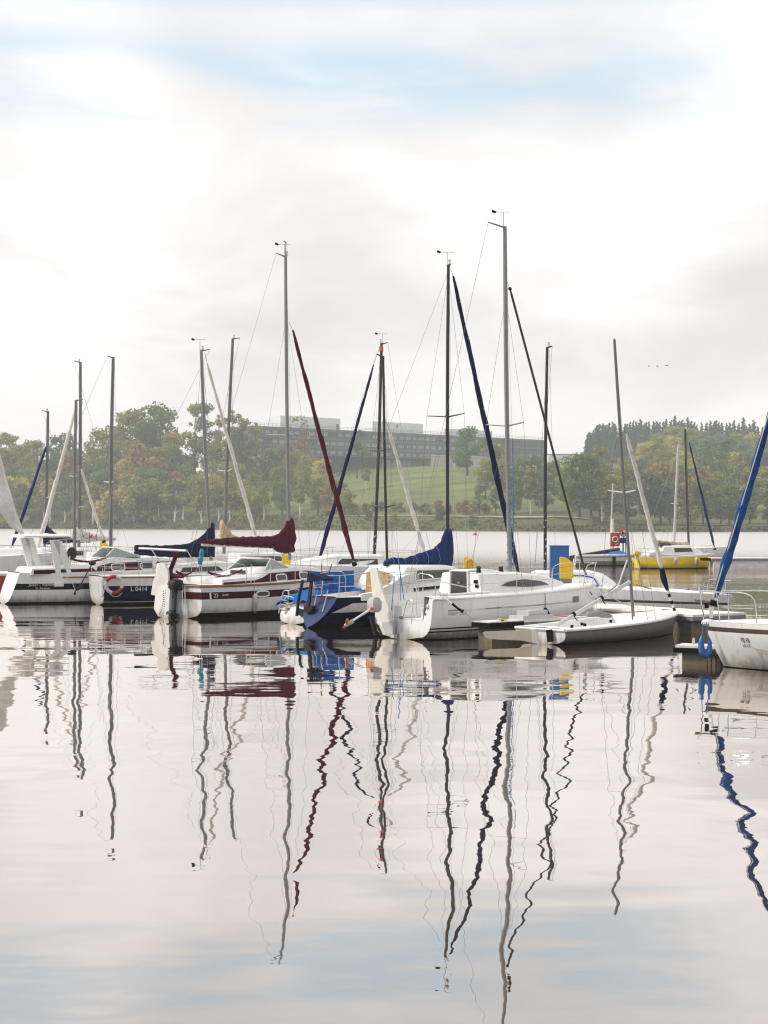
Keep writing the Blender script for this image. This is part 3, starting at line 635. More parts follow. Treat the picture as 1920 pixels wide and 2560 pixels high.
for k, xx in enumerate((te + .95, te + 2.1, te + 2.8)):
    b_ = [(xx + .24 * math.cos(a), .42 + .23 * math.sin(a)) for a in [2 * PI * i / 12 + .26 for i in range(12)]]
    E.cwin([(xx - .24, .30), (xx - .18, .22), (xx + .18, .22), (xx + .24, .30), (xx + .24, .56), (xx + .18, .64), (xx - .18, .64), (xx - .24, .56)], off=.02, frame='deck_white')
# windscreen
b = MB()
ws = [(te + .30, -.80, 1.42), (te + .75, -.62, 1.78), (te + .75, .62, 1.78), (te + .30, .80, 1.42)]
b.prism([(te + 1.55, -.78, 1.46), (te + .30, -.84, 1.42), (te + .75, -.66, 1.78)], (0, .012, 0)); b.prism([(te + 1.55, .78, 1.46), (te + .30, .84, 1.42), (te + .75, .66, 1.78)], (0, .012, 0)); b.prism([(te + .75, -.66, 1.78), (te + .75, .66, 1.78), (te + 1.55, .76, 1.48), (te + 1.55, -.76, 1.48)], (.01, 0, .01)); wsd = b.build('windscreen', 'glass_green', E.root, smooth=False)
b = MB()
for sd in (-1, 1): b.tube([(te + 1.55, sd * .78, 1.46), (te + .75, sd * .66, 1.79), (te + .30, sd * .84, 1.43)], .022, 6)
b.tube([(te + .75, -.66, 1.79), (te + .75, .66, 1.79)], .024, 6); b.tube([(te + 1.55, -.77, 1.48), (te + 1.55, .77, 1.48)], .02, 6); b.tube([(te + 1.15, -.2, 1.64), (te + .75, -.2, 1.79)], .015, 5); b.build('windscreen_frame', 'deck_white', wsd)
b = MB(); b.prism([(te - .12, .36, .7), (te - .12, -.36, .7), (te - .05, -.33, 1.42), (te - .05, .33, 1.42)], (.03, 0, 0)); b.build('companionway', 'glass_dark', E.root)
for a_, c_ in (((520, 1430), (605, 1424)), ((440, 1428), (490, 1420))):
    b = MB(); P = sag(E.pix(*a_, -.5 if a_[0] > 500 else .7), E.pix(*c_, -.5 if a_[0] > 500 else .7), .16); b.tube(P, [.035 + .012 * math.sin(i * .6) for i in range(11)], 7, flat=.6); b.build('rolled_awning', 'maroon_cloth', E.root)
E.pushpit(.62, 1.7); E.stanchions((.24, .34, .48, .66, .8), h=.62, u0=.2)
mE = E.pix(724, 1410)
E.mast((mE.x, 0, 1.7), E.pix(714, 640), .066, 'alu_silver', spread=[(E.pix(722, 1089).z, .85)], head=('vane', 'antenna', 'light'), cranedir=-1.6, topf=.80, shroudx=-.3)
E.jib(E.pix(732, 825), E.pix(884, 1402), .052, .088, 'maroon_cloth', stay=E.pix(722, 805), twist=.8)
bo = E.spar(E.pix(505, 1361), E.pix(722, 1369), .055, 'alu_white')
E.cover([(504, 1352, 1359), (522, 1349, 1361), (560, 1345, 1364), (605, 1342, 1367), (650, 1341, 1369), (682, 1340, 1371), (690, 1337, 1378), (702, 1330, 1383), (714, 1312, 1384), (721, 1294, 1384), (727, 1293, 1382), (733, 1296, 1380)], .17, 'maroon_cloth', parent=bo, wr=.024)
bo2 = E.spar(E.pixt(349, 1371, .1), E.pixt(466, 1377, .3), .055, 'alu_white', 'davit_pole')
b = MB(); b.tube([E.pixt(380, 1375, .1), E.pixt(400, 1405, .1)], .016, 5); b.tube([E.pixt(467, 1376, .3), E.pixt(495, 1420, .5)], .016, 5); b.build('davit_strut', 'steel', bo2)
# rudder: two thick white plates with holes, tall upper half
fr = lambda X, Y: E.pixt(X, Y, -.16)
b = MB(); b.prism([fr(379, 1486), fr(384, 1455), fr(401, 1407), fr(411, 1408), fr(421, 1425), fr(423, 1450), fr(415, 1475), fr(405, 1493)], (.06, 0, 0)); ru = b.build('rudder', 'rudder_white', E.root)
b = MB(); b.prism([fr(391, 1492), fr(402, 1465), fr(424, 1462), fr(428, 1475), fr(424, 1545), fr(412, 1546), fr(398, 1540), fr(388, 1522)], (.11, 0, 0)); b.build('rudder_case', 'gelcoat', ru)
b = MB()
for k in range(12):
    b.sphere(fr(403 + 5 * math.sin(k * .25) + k * .6, 1535 - k * 5.2) - Vector((.06, 0, 0)), .018, 6, sz=(.4, 1, 1)); b.sphere(fr(412 + k * .5, 1538 - k * 5.6) - Vector((.06, 0, 0)), .014, 6, sz=(.4, 1, 1))
b.build('bolt_pattern', 'black', ru)
b = MB(); b.tube([fr(424, 1462), fr(421, 1545)], .03, 6); b.build('rudder_hinge', 'steel', ru)
b = MB(); f5 = lambda X, Y: E.pixt(X, Y, .05)
b.tube([f5(442, 1380), f5(436, 1400), f5(426, 1425), f5(428, 1437)], [.10, .085, .09, .07], 8, flat=.6); b.tube([f5(424, 1437), f5(437, 1440), f5(457, 1443)], [.10, .12, .05], 8, flat=.7); b.tube([f5(428, 1440), f5(424, 1452), f5(416, 1463)], [.10, .08, .02], 8); b.build('tiller_cover', 'maroon_cloth', E.root)
outboard(E, E.pixt(445, 1480, -.1), 'motor_black', 'motor_black', 'motor_black', tilt=R(4), leg=.70)
b = MB()
for X in (437, 446, 456, 462): b.tube([E.pixt(X, 1462, -.14), E.pixt(X + (2 if X > 450 else -2), 1535, -.18)], .013, 5)
b.build('motor_frame', 'steel', E.root)
E.text('23', .055, .64, .18, 'deck_white'); E.text('janier', .095, .685, .11, 'deck_white', shear=.2); b = E.patch('stripe_mark', 'deck_white', [(.038, .795), (.045, .795), (.045, .59), (.038, .59)], off=.012)
for u in (.29, .46, .64):
    c_ = [(u + .032 * math.copysign(abs(math.cos(a)) ** .5, math.cos(a)), .69 + .085 * math.copysign(abs(math.sin(a)) ** .7, math.sin(a))) for a in [2 * PI * i / 14 for i in range(14)]]
    w_ = E.patch('hull_window', 'glass_dark', c_, off=.018, sub=1); f = MB(); pp = [E.pt(a, h, -1, .022) for a, h in c_]; f.tube(pp + pp[:1], .025, 6); f.build('window_frame', 'deck_white', w_)
E.fender(E.pixd(637, 1508, 50.0), .56, .075, 'gelcoat', 'white cylindrical fender on the maroon-striped sailboat', 1.12)
E.rope([E.pixd(530, 1465, 49.2), E.pixd(632, 1532, 50.1)], .006, 'rope_dark', 'stern_line')
b = MB(); b.tube(arc([E.pix(505, 1372, 0), E.pix(503, 1392, 0), E.pix(500, 1405, 0), E.pix(503, 1417, 0)], 4), [.05, .07, .09, .08, .07, .08, .1, .09, .08, .07, .05, .04, .03], 7); b.build('bundled_cloth', 'teal_cloth', E.root)
# yellow lazyjacks and stays low on the mast
b = MB()
for (a_, c_) in (((712, 1143), (560, 1345)), ((712, 1143), (625, 1342)), ((712, 1143), (680, 1340)), ((684, 1153), (540, 1348))): b.tube([E.pix(*a_), E.pix(*c_)], .006, 4)
b.build('lazyjack_line', 'rope_yellow', E.root)
# ================================================================== BOAT L2: navy hull with lifebuoy
G2 = Boat('sailboat', 'navy blue sailboat with white topsides, navy sail cover and numbers on its side', 238, 57.2, 28, 7.7, 2.4, 1.02, 1.15, .04, rs=.66, sm=.45, rt=.1, rb=.5, D=.4, d0=.03, q=2.3)
G2.hull([(1., 'gelcoat'), (.68, 'navy'), (.135, 'gelcoat'), (.10, 'boot_black')], cockpit=dict(u0=.05, u1=.33, w=.72, floor=.5), transom='gelcoat')
G2.rubrail('teak', .028, 0, .985, .99)
G2.cabin([(2.6, .9, .8, 1.0, 1.42), (4.6, .85, .7, 1.05, 1.48), (6.0, .55, .35, 1.1, 1.30), (6.5, .35, .2, 1.12, 1.18)]); G2.cwin([(2.9, .3), (2.95, .7), (4.4, .7), (4.6, .3)])
G2.pushpit(.62, 1.3, gap=False); G2.stanchions((.28, .42, .6), u0=.16)
G2.text('L 0414', .125, .50, .22, 'deck_white')
mG = G2.pix(528, 1400); G2.mast((mG.x, 0, 1.48), G2.pix(503, 875), .070, 'alu_silver', spread=[(G2.pix(517, 1146).z, .9)], head=('vane', 'light'), cranedir=1.2, topf=.97, shroudx=-.3)
G2.jib(G2.pix(518, 908), G2.pix(642, 1350), .045, .075, 'white_cloth', stay=G2.pix(512, 882), twist=.7)
bo = G2.spar(G2.pix(340, 1384), G2.pix(528, 1388), .05, 'alu_white')
G2.cover([(337, 1363, 1386), (352, 1362, 1388), (400, 1364, 1392), (440, 1362, 1394), (466, 1360, 1394), (490, 1350, 1393), (508, 1337, 1393), (520, 1318, 1393), (528, 1307, 1393), (536, 1307, 1393)], .15, 'navy_cloth', parent=bo, wr=.02)
b = MB(); b.tube([G2.pix(256, 1420, -1.), G2.pix(256, 1490, -1.)], .014, 5); b.tube(arc([G2.pixt(245, 1460, -.1), G2.pixt(248, 1488, -.12), G2.pixt(258, 1490, -.12), G2.pixt(262, 1460, -.1)], 4), .016, 6); b.build('boarding_ladder', 'steel', G2.root)
b = MB(); q0 = G2.pixd(231, 1408, 56.6); q1 = G2.pixd(197, 1470, 56.6); b.tube([q0, q1], .022, 6); b.sphere(q0, .10, 8, sz=(1.4, 1, .8)); b.tube([q1 + Vector((-.1, 0, -.06)), q1 + Vector((.16, 0, .05))], [.05, .06], 7)
for k in range(3): b.prism([q1 + Vector((-.12, .0, -.06)), q1 + Vector((-.14 + .05 * math.cos(k * 2.1), .16 * math.sin(k * 2.1 + .5), -.06 + .2 * math.cos(k * 2.1 + .5))), q1 + Vector((-.10, .2 * math.sin(k * 2.1 + .9), -.06 + .18 * math.cos(k * 2.1 + .9)))], (.02, .01, 0))
b.build('electric_motor', 'motor_black', G2.root)
# lifebuoy (rests on the rail: its own thing), quartered red and white
cb = G2.pixd(285, 1462, 56.4); wv = (G2.x + cb.x * G2.c - cb.y * G2.s, G2.y + cb.x * G2.s + cb.y * G2.c, cb.z)
lb = thing('lifebuoy', 'red and white ring lifebuoy hung over the rail of the navy boat', 'lifebuoy', wv, R(14))
def ring_arc(c, r, r2, a0, a1, mk, parent, name):
    b = MB(); b.tube([Vector(c) + Vector((r * math.cos(lerp(a0, a1, i / 10)), 0, r * math.sin(lerp(a0, a1, i / 10)))) for i in range(11)], r2, 9); return b.build(name, mk, parent)
for a0, a1, mk in ((75, 155, 'red_paint'), (155, 255, 'white_cloth'), (255, 335, 'red_paint'), (335, 435, 'white_cloth')): ring_arc((0, 0, 0), .285, .065, R(a0), R(a1), mk, lb, 'buoy_segment')
b = MB(); b.tube(sag((-.3, -.06, -.1), (.28, -.06, -.28), .22), .012, 5); b.build('grab_line', 'rope_white', lb)
# ================================================================== BOAT L1: white hull, black band, white solar gantry
K = Boat('sailboat', 'white sailboat with black lettered band and flat white gantry roof', 34, 58.2, 29, 7.6, 2.5, 1.12, 1.26, .05, rs=.62, sm=.45, rt=-.42, rb=.5, D=.4, d0=.05, q=2.3)
K.hull([(1., 'gelcoat'), (.66, 'black'), (.46, 'gelcoat'), (.06, 'boot_black')], cockpit=dict(u0=.10, u1=.38, w=.8, floor=.6), transom='gelcoat')
K.rubrail('teak', .026, .2, .98, .86)
K.text('Janier - Yachting', .055, .585, .125, 'deck_white', width=1.05); K.text('VI - Rumanien', .085, .49, .085, 'deck_white', width=1.)
tk = 3.1
K.cabin([(.35, 1.0, 1.0, 1.05, 1.16), (.4, 1.0, 1.0, 1.05, 1.28), (tk - .3, 1.0, .95, 1.05, 1.32), (tk, 1., .85, 1.05, 1.58), (tk + 2., .95, .72, 1.1, 1.64), (tk + 3.2, .65, .4, 1.24, 1.52), (tk + 3.8, .4, .2, 1.26, 1.34)])
K.cwin([(.45, .1), (.45, .75), (tk - .35, .75), (tk + .1, .72), (tk + 3.2, .72), (tk + 3.2, .10), (tk - .35, .1)], 'maroon', 'cabin_stripe', off=.006)
for xx in (tk + .55, tk + 1.7): K.cwin([(xx - .26, .30), (xx - .2, .20), (xx + .2, .20), (xx + .26, .30), (xx + .26, .58), (xx + .2, .66), (xx - .2, .66), (xx - .26, .58)], off=.02, frame='deck_white')
b = MB(); b.prism([(tk + 1.5, -.76, 1.66), (tk + .1, -.86, 1.64), (tk + .5, -.66, 2.0)], (0, .012, 0)); b.prism([(tk + 1.5, .76, 1.66), (tk + .1, .86, 1.64), (tk + .5, .66, 2.0)], (0, .012, 0)); b.prism([(tk + .5, -.66, 2.0), (tk + .5, .66, 2.0), (tk + 1.5, .74, 1.68), (tk + 1.5, -.74, 1.68)], (.01, 0, .01)); wsd = b.build('windscreen', 'glass_green', K.root, smooth=False)
b = MB()
for sd in (-1, 1): b.tube([(tk + 1.5, sd * .76, 1.67), (tk + .5, sd * .66, 2.01), (tk + .1, sd * .86, 1.65)], .024, 6)
b.tube([(tk + .5, -.66, 2.01), (tk + .5, .66, 2.01)], .024, 6); b.build('windscreen_frame', 'deck_white', wsd)
b = MB(); b.tube(sag((tk - 1.2, -.7, 1.62), (tk + .2, -.85, 1.68), .15), [.04] * 11, 7, flat=.6); b.build('rolled_awning', 'maroon_cloth', K.root)
# gantry
gt = bpy.data.objects.new('gantry', None); C.objects.link(gt); gt.parent = K.root
zp = K.pix(100, 1342, 0).z
xa, xb = K.pix(25, 1338, .9).x, K.pix(172, 1346, -.9).x
b = MB(); b.loft([[(lerp(xa, xb, i / 8), y, zp + dz - .0 * i) for y, dz in ((-1.0, .0), (-1.0, .05), (-.5, .10), (.5, .10), (1.0, .05), (1.0, 0), (.5, -.02), (-.5, -.02))] for i in range(9)]); b.build('gantry_roof', 'deck_white', gt)
def leg(p, q, w0, w1, th=.10):
    p, q = Vector(p), Vector(q); b = MB(); b.loft([[c + Vector((sx * w / 2, sy * th / 2, 0)) for sx, sy in ((-1, -1), (1, -1), (1, 1), (-1, 1))] for c, w in ((p, w0), (q, w1))]); b.build('gantry_leg', 'deck_white', gt)
for lat, Xs in ((1.0, ((62, 1345, 76, 1428), (72, 1345, 100, 1426))), (-1.0, ((136, 1350, 148, 1462), (143, 1352, 176, 1442)))):
    for Xa, Ya, Xb, Yb in Xs: leg(K.pix(Xa, Ya, lat), K.pix(Xb, Yb, lat), .34, .13)
b = MB(); b.box(K.pix(147, 1462, -1.08), (.34, .10, .12)); b.build('gantry_foot', 'deck_white', gt)
b = MB(); b.box(K.pix(115, 1337, 0), (.16, .16, .12)); b.build('roof_vent', 'deck_white', gt)
mK = K.pix(277, 1385); K.mast((mK.x, 0, 1.68), K.pix(283, 893), .072, 'alu', spread=[(K.pix(280, 1207).z, .55)], head=('crane',), cranedir=-.8, topf=.72, shroudx=-.3)
b = MB(); p = K.pix(180, 1383, -.6); b.lathe([(.0, -.03), (.22, -.03), (.22, .03), (0, .03)], (0, 0, 0), 14); rad = b.build('radar_disc', 'motor_black', K.root); rad.location = p; rad.rotation_euler = (R(90), 0, R(-62))
b = MB(); b.tube([K.pix(175, 1390, -.6), K.pix(172, 1440, -.6)], .02, 5); b.build('radar_post', 'steel', K.root)
K.rope(arc([K.pixd(165, 1443, 57.), K.pixd(178, 1452, 57.), K.pixd(186, 1470, 57.), K.pixd(190, 1478, 57.)], 4), .012, 'rope_white', 'stern_line')
K.pulpit(); K.stanchions((.5, .65, .8), u0=.42)
# ================================================================== DINGHY F
Fd = Boat('sailing_dinghy', 'small grey open sailing dinghy with a bare leaning mast and lifted cream rudder', 1350, 38.95, 43, 5.45, 1.95, .37, .60, .02, rs=.82, sm=.5, rt=.05, rb=.16, ps=4.2, pb=1.4, D=.12, d0=.02, q=1.8, cat='dinghy')
Fd.hull([(1., 'grey_hull'), (.02, 'boot_black')], cockpit=dict(u0=.07, u1=.66, w=.66, floor=.10), transom='gelcoat', deck='deck_white')
Fd.rubrail('gelcoat', .036, 0, .99, .99, 'gunwale', around=True)
b = MB(); b.box((1.3, 0, .24), (.9, .06, .2)); b.build('centreboard_case', 'deck_white', Fd.root)
b = MB(); b.box((1.0, 0, .34), (.12, 1.2, .04)); b.build('thwart', 'deck_white', Fd.root)
wd = math.atan2(-math.sin(-Fd.a), 1)
ax = Vector((-Fd.c, Fd.s, 0)); k0 = Vector((-.06, 0, 0)); pw = 39.05
fp = lambda X, Y: Fd.pixd(X, Y, pw)
nrm = Vector((Fd.s, Fd.c, 0)) * .035
b = MB(); b.prism([fp(1207, 1582), fp(1212, 1579), fp(1262, 1577), fp(1334, 1575), fp(1336, 1606), fp(1300, 1601), fp(1250, 1599), fp(1222, 1597), fp(1212, 1592)], nrm); ru = b.build('rudder_blade', 'cream', Fd.root)
b = MB(); b.prism([fp(1329, 1573), fp(1348, 1573), fp(1349, 1610), fp(1332, 1606)], nrm * 2.2); b.build('rudder_head', 'deck_white', ru)
b = MB(); b.tube([fp(1346, 1577), fp(1345, 1614)], .022, 6); b.build('rudder_pin', 'steel', ru)
b = MB(); b.prism([Fd.pixt(1366, 1575, -.05), Fd.pixt(1380, 1573, -.05), Fd.pixt(1381, 1604, -.05), Fd.pixt(1370, 1606, -.05)], (.05, 0, 0)); b.build('transom_flap', 'rubber', Fd.root)
mF = Fd.pix(1584, 1540); Fd.mast((mF.x, 0, .42), Fd.pix(1536, 850), .048, 'alu', spread=[(Fd.pix(1563, 1232).z, .45)], head=(), cranedir=0, topf=.72, shroudx=-.25, backstay=False)
Fd.jib(Fd.pix(1566, 1085), Fd.pix(1656, 1425), .045, .062, 'white_cloth', drum=False, stay=Fd.pix(1560, 1075), twist=.5)
b = MB(); b.tube([Fd.pix(1654, 1420), Fd.pix(1660, 1450), Fd.pix(1669, 1476)], [.066, .085, .04], 8); b.build('jib_tack_cover', 'navy_cloth', Fd.root)
pa, pb_ = Fd.pix(1668, 1474), Fd.pix(1690, 1536)
for k in range(7):
    b = MB(); b.tube([pa.lerp(pb_, k / 7), pa.lerp(pb_, (k + 1) / 7)], .04, 7); b.build('jib_luff_band', 'rubber' if k % 2 else 'white_cloth', Fd.root)
bo = Fd.spar(Fd.pix(1574, 1455), Fd.pix(1392, 1563), .055, 'alu_white')
b = MB()
for f_ in (.40, .78): 
    q = Fd.pix(1574, 1455).lerp(Fd.pix(1392, 1563), f_); b.tube([q + Vector((-.03, 0, 0)), q + Vector((.03, 0, .03))], .066, 8); b.tube([q, q + Vector((.1, -.05, -.14))], .012, 5)
b.build('boom_strap', 'rubber', bo)
b = MB(); q0 = Fd.pix(1516, 1482); b.prism([q0 + Vector((0, -.05, 0)), q0 + Vector((.35, -.05, .17)), q0 + Vector((.35, -.05, .20)), q0 + Vector((0, -.05, .03))], (0, .02, 0)); b.build('boom_mark', 'line_grey', bo)
b = MB(); b.tube([Fd.pix(1545, 1466), Fd.pix(1568, 1400)], .02, 6); b.tube([Fd.pix(1468, 1527), Fd.pix(1466, 1560)], .008, 4); b.build('kicker', 'alu_white', Fd.root)
b = MB()
for X, Y in ((1455, 1560), (1462, 1562), (1430, 1566), (1527, 1553)): b.box(Fd.pix(X, Y, -.35), (.06, .05, .07))
b.build('jam_cleat', 'black', Fd.root)
Fd.text('OCEAN', .885, .62, .12, 'line_grey', width=.6)
b = MB()
for i, (X, Y, r) in enumerate(((1478, 1536, .14), (1492, 1534, .17), (1508, 1537, .15), (1520, 1540, .1))): b.sphere(Fd.pix(X, Y, .35), r, 8, sz=(1.4, 1, .5))
b.build('heaped_sail_bag', 'grey_plastic', Fd.root)
Fd.rope(arc([Fd.pix(1695, 1535), Fd.pix(1703, 1548), Fd.pix(1700, 1560), Fd.pixd(1712, 1545, 42.9)], 5), .016, 'rope_white', 'bow_line')
# ================================================================== BOAT G: low white cabin boat beyond the dinghy (black mast 1367)
Gb = Boat('sailboat', 'low white cabin boat with blue window trim behind the grey dinghy', 1330, 52.6, -19, 6.5, 2.1, .92, .66, .0, rs=.7, sm=.45, rt=.0, rb=.4, D=.35, d0=.02)
Gb.hull([(1., 'gelcoat'), (.62, 'brown_strip'), (.52, 'gelcoat'), (.06, 'boot_black')], cockpit=dict(u0=.05, u1=.3, w=.65, floor=.4))
xg = Gb.pix(1527, 1470, -.6).x
Gb.cabin([(xg - 2.6, .8, .72, .82, 1.32), (xg - .9, .8, .66, .82, 1.34), (xg - .45, .76, .6, .82, 1.24), (xg - .15, .70, .5, .80, 1.05), (xg + .05, .64, .45, .80, .88)])
Gb.cwin([(xg - 1.6, .25), (xg - 1.6, .82), (xg - .55, .82), (xg - .36, .25)], 'deck_white', 'window', off=.015, frame='cabinet_blue')
mG2 = Gb.pix(1363, 1420); Gb.mast((mG2.x, 0, 1.38), Gb.pix(1368, 868), .055, 'mast_black', head=('light',), cranedir=.6, topf=.96, shroudx=-.2)
Gb.spar(Gb.pix(1490, 1504), Gb.pix(1672, 1499), .05, 'alu_white', 'stowed_boom'); Gb.pulpit(.45, .9)
b = MB(); b.tube([Gb.pix(1590, 1462, -.6), Gb.pix(1650, 1478, -.4)], .02, 6); b.build('toe_rail', 'teak', Gb.root)
b = MB(); P = [Gb.pix(1363, y, 0) + Vector((.05 * math.sin(y * .3), .05 * math.cos(y * .37), 0)) for y in range(1300, 1420, 6)]; b.tube(P, .02, 5); b.build('coiled_halyard', 'rope_white', Gb.root)
# ================================================================== BOAT C: bow to the left, blue furled jib, dark mast with orange band
Cb = Boat('sailboat', 'white sailboat pointing left with slim blue furled jib and orange banded dark mast', 1060, 65.8, 209, 7.3, 2.4, 1.15, 1.35, .03, rs=.75, sm=.45, rb=.5)
Cb.hull([(1., 'gelcoat'), (.12, 'navy'), (.04, 'boot_black')], cockpit=dict(u0=.05, u1=.3, w=.7, floor=.5))
Cb.cabin([(2.3, .85, .75, 1.1, 1.6), (4.4, .8, .62, 1.15, 1.62), (5.6, .5, .3, 1.2, 1.42), (6.1, .3, .15, 1.25, 1.3)]); Cb.cwin([(2.6, .3), (2.6, .75), (4.2, .75), (4.4, .3)])
Cb.pulpit(); Cb.pushpit(.6, 1.2); Cb.stanchions((.35, .5, .68))
mC = Cb.pix(936, 1410); mo = Cb.mast((mC.x, 0, 1.6), Cb.pix(954, 858), .07, 'mast_brown', head=('vane', 'light'), cranedir=-1., topf=.97, spread=[(Cb.pix(944, 1128).z, .85)])
b = MB(); q = Cb.pix(953, 871); b.tube([q + Vector((0, 0, -.12)), q + Vector((0, 0, .08))], .09, 10); b.build('orange_band', 'orange', mo)
Cb.jib(Cb.pix(934, 912), Cb.pix(797, 1402), .045, .085, 'navy_cloth', stay=Cb.pix(950, 868), twist=.5)
Cb.spar(Cb.pix(938, 1411), Cb.pix(1000, 1404), .055, 'mast_black')
b = MB(); P = [Cb.pix(936, y, 0) + Vector((.07 * math.sin(y * .3), .07 * math.cos(y * .37), 0)) for y in range(1330, 1402, 5)]; b.tube(P, .025, 5); b.build('coiled_halyard', 'rope_white', Cb.root)
# ================================================================== BOAT H: right edge, bow towards us on the left
Hb = Boat('sailboat', 'white boat with brown rub strip and blue furled jib at the right edge', 960 + (6.58 + .87 * 7.2) / (33.1 - .5 * 7.2) * F, 33.1 - .5 * 7.2, 150, 7.2, 2.5, .98, .93, -.01, rs=.8, sm=.45, rb=.52, ps=3.2, pb=1.25, q=1.5, D=.3)
Hb.hull([(1., 'gelcoat'), (.89, 'brown_strip'), (.79, 'gelcoat'), (.02, 'boot_black')], cockpit=dict(u0=.05, u1=.32, w=.7, floor=.4))
b = MB(); b.sphere(Vector((Hb.L - .10, 0, .90)), .11, 10, sz=(1.3, 1.5, .7)); b.build('bow_roller', 'deck_white', Hb.root)
Hb.cabin([(2.3, .85, .72, .95, 1.45), (4.3, .8, .6, .95, 1.42), (5.3, .6, .4, .94, 1.22), (5.7, .45, .25, .94, .98)]); Hb.cwin([(3.6, .25), (3.6, .75), (4.9, .75), (5.1, .25)], sides=(-1, 1))
Hb.pulpit(.62, 1.35, fwd=.12); Hb.stanchions((.4, .58), u1=.8)
b = MB(); b.tube(arc([Hb.pix(1745, 1466, .25), Hb.pix(1750, 1480, .25), Hb.pix(1754, 1515, .25), Hb.pix(1759, 1535, .1), Hb.pix(1758, 1553, 0)], 4), .0125, 6); b.tube(arc([Hb.pix(1752, 1480, -.2), Hb.pix(1753, 1510, -.2), Hb.pix(1758, 1525, 0)], 4), .0125, 6); b.build('bow_ladder', 'steel', Hb.root)
b = MB(); b.prism([Hb.pix(1737, 1498, .2), Hb.pix(1783, 1503, .0), Hb.pix(1783, 1506, 0), Hb.pix(1740, 1504, .2)], (.0, .12, .0)); b.build('bow_step', 'teak', Hb.root)
b = MB(); b.box(Hb.pix(1767, 1514, 0), (.07, .07, .11)); b.build('bow_light', 'black', Hb.root)
mH = Hb.L - 2.6
Hb.mast((mH, 0, 1.42), (mH, 0, 9.2), .06, 'alu', head=(), cranedir=-1)
tj = Hb.pix(1912, 1080); bj = Hb.pix(1789, 1494); dj = (tj - bj)
Hb.jib(tj + dj * .55, bj, .05, .088, 'jib_blue', drum=True, n=34, twist=1.1)
b = MB(); dj2 = bj - (tj + dj * .55); b.tube([(tj + dj * .55).lerp(bj, i / 20) + Vector((0, 0, -.012 * Hb.L * math.sin(PI * i / 20) * .5)) + Vector((.02, .088, 0)) for i in range(21)], .011, 5); b.build('jib_piping', 'white_cloth', Hb.root)
b = MB(); b.tube([bj, Hb.pix(1777, 1540)], .018, 6); b.box(Hb.pix(1778, 1535), (.06, .05, .16)); b.build('turnbuckle', 'steel', Hb.root)
Hb.text('FB FB', .875, .60, .13, 'navy', side=1, width=.75, flip=True); Hb.text('LS LS', .873, .50, .095, 'navy', side=1, width=.95, flip=True)
st_ = [(.86, .42), (.835, .36), (.825, .37), (.815, .33), (.80, .38), (.765, .40), (.70, .47), (.74, .36), (.775, .30), (.80, .27), (.812, .18), (.82, .26), (.83, .22), (.845, .24)]
for st_ in ([(.845, .50), (.83, .44), (.825, .30), (.815, .22), (.812, .42), (.80, .40), (.788, .34), (.79, .45)], [(.785, .44), (.745, .50), (.70, .58), (.735, .42), (.765, .36)], [(.68, .52), (.63, .54), (.655, .40)]): Hb.patch('graze_mark', 'graze', st_, side=1, off=.003, sub=3, th=.006)
# ================================================================== BOAT I: yellow hull, far right
Yb = Boat('sailboat', 'small bright yellow sailboat with a white cabin and tan sail cover moored far out', 1592, 100.5, 6, 5.05, 1.9, .80, .95, .06, rs=.6, sm=.45, rt=.15, rb=.55, D=.3, d0=.03)
Yb.hull([(1., 'gelcoat'), (.90, 'yellow_hull'), (.08, 'boot_black')], cockpit=dict(u0=.06, u1=.3, w=.6, floor=.4))
Yb.cabin([(.6, .8, .78, .82, 1.02), (1.45, .78, .72, .84, 1.12), (1.6, .75, .62, .84, 1.40), (3.3, .66, .5, .88, 1.42), (3.9, .5, .3, .9, 1.15), (4.2, .35, .2, .92, .98)])
Yb.cwin([(2.2, .25), (2.2, .85), (3.35, .8), (3.5, .3)], off=.02, frame='deck_white')
b = MB(); b.box((1.75, 0, 1.47), (.7, .7, .18)); b.build('hatch_box', 'brown_strip', Yb.root)
mY = Yb.pix(1722, 1370); Yb.mast((mY.x, 0, 1.42), Yb.pix(1713, 1073), .075, 'mast_brown', head=('light',), cranedir=.3, topf=.95)
Yb.jib(Yb.pix(1723, 1106), Yb.pix(1786, 1368), .045, .08, 'deep_blue_cloth', stay=Yb.pix(1715, 1080), twist=.4)
bo = Yb.spar(Yb.pix(1644, 1358), Yb.pix(1721, 1364), .05, 'alu_white')
Yb.cover([(1643, 1350, 1357), (1665, 1352, 1361), (1690, 1355, 1366), (1708, 1356, 1369), (1716, 1354, 1371), (1724, 1354, 1373)], .17, 'tan_cloth', parent=bo)
b = MB(); b.prism([Yb.pixt(1584, 1394, -.2), Yb.pixt(1588, 1394, -.2), Yb.pixt(1595, 1420, -.2), Yb.pixt(1588, 1421, -.2)], (.2, 0, 0)); b.build('rudder', 'yellow_hull', Yb.root)
outboard(Yb, (-.05, -.35, .7), 'yellow', 'yellow_hull', 'motor_black', tilt=R(20), leg=.5)
Yb.pulpit(.5, .9); Yb.pushpit(.45, 1.)
for X, nm in ((1689, 'white fender near the middle of the yellow boat'), (1741, 'white fender near the bow of the yellow boat')): Yb.fender(Yb.pixd(X, 1403, 99.3), .42, .11, 'gelcoat', nm, .85, group='fenders of the yellow boat')
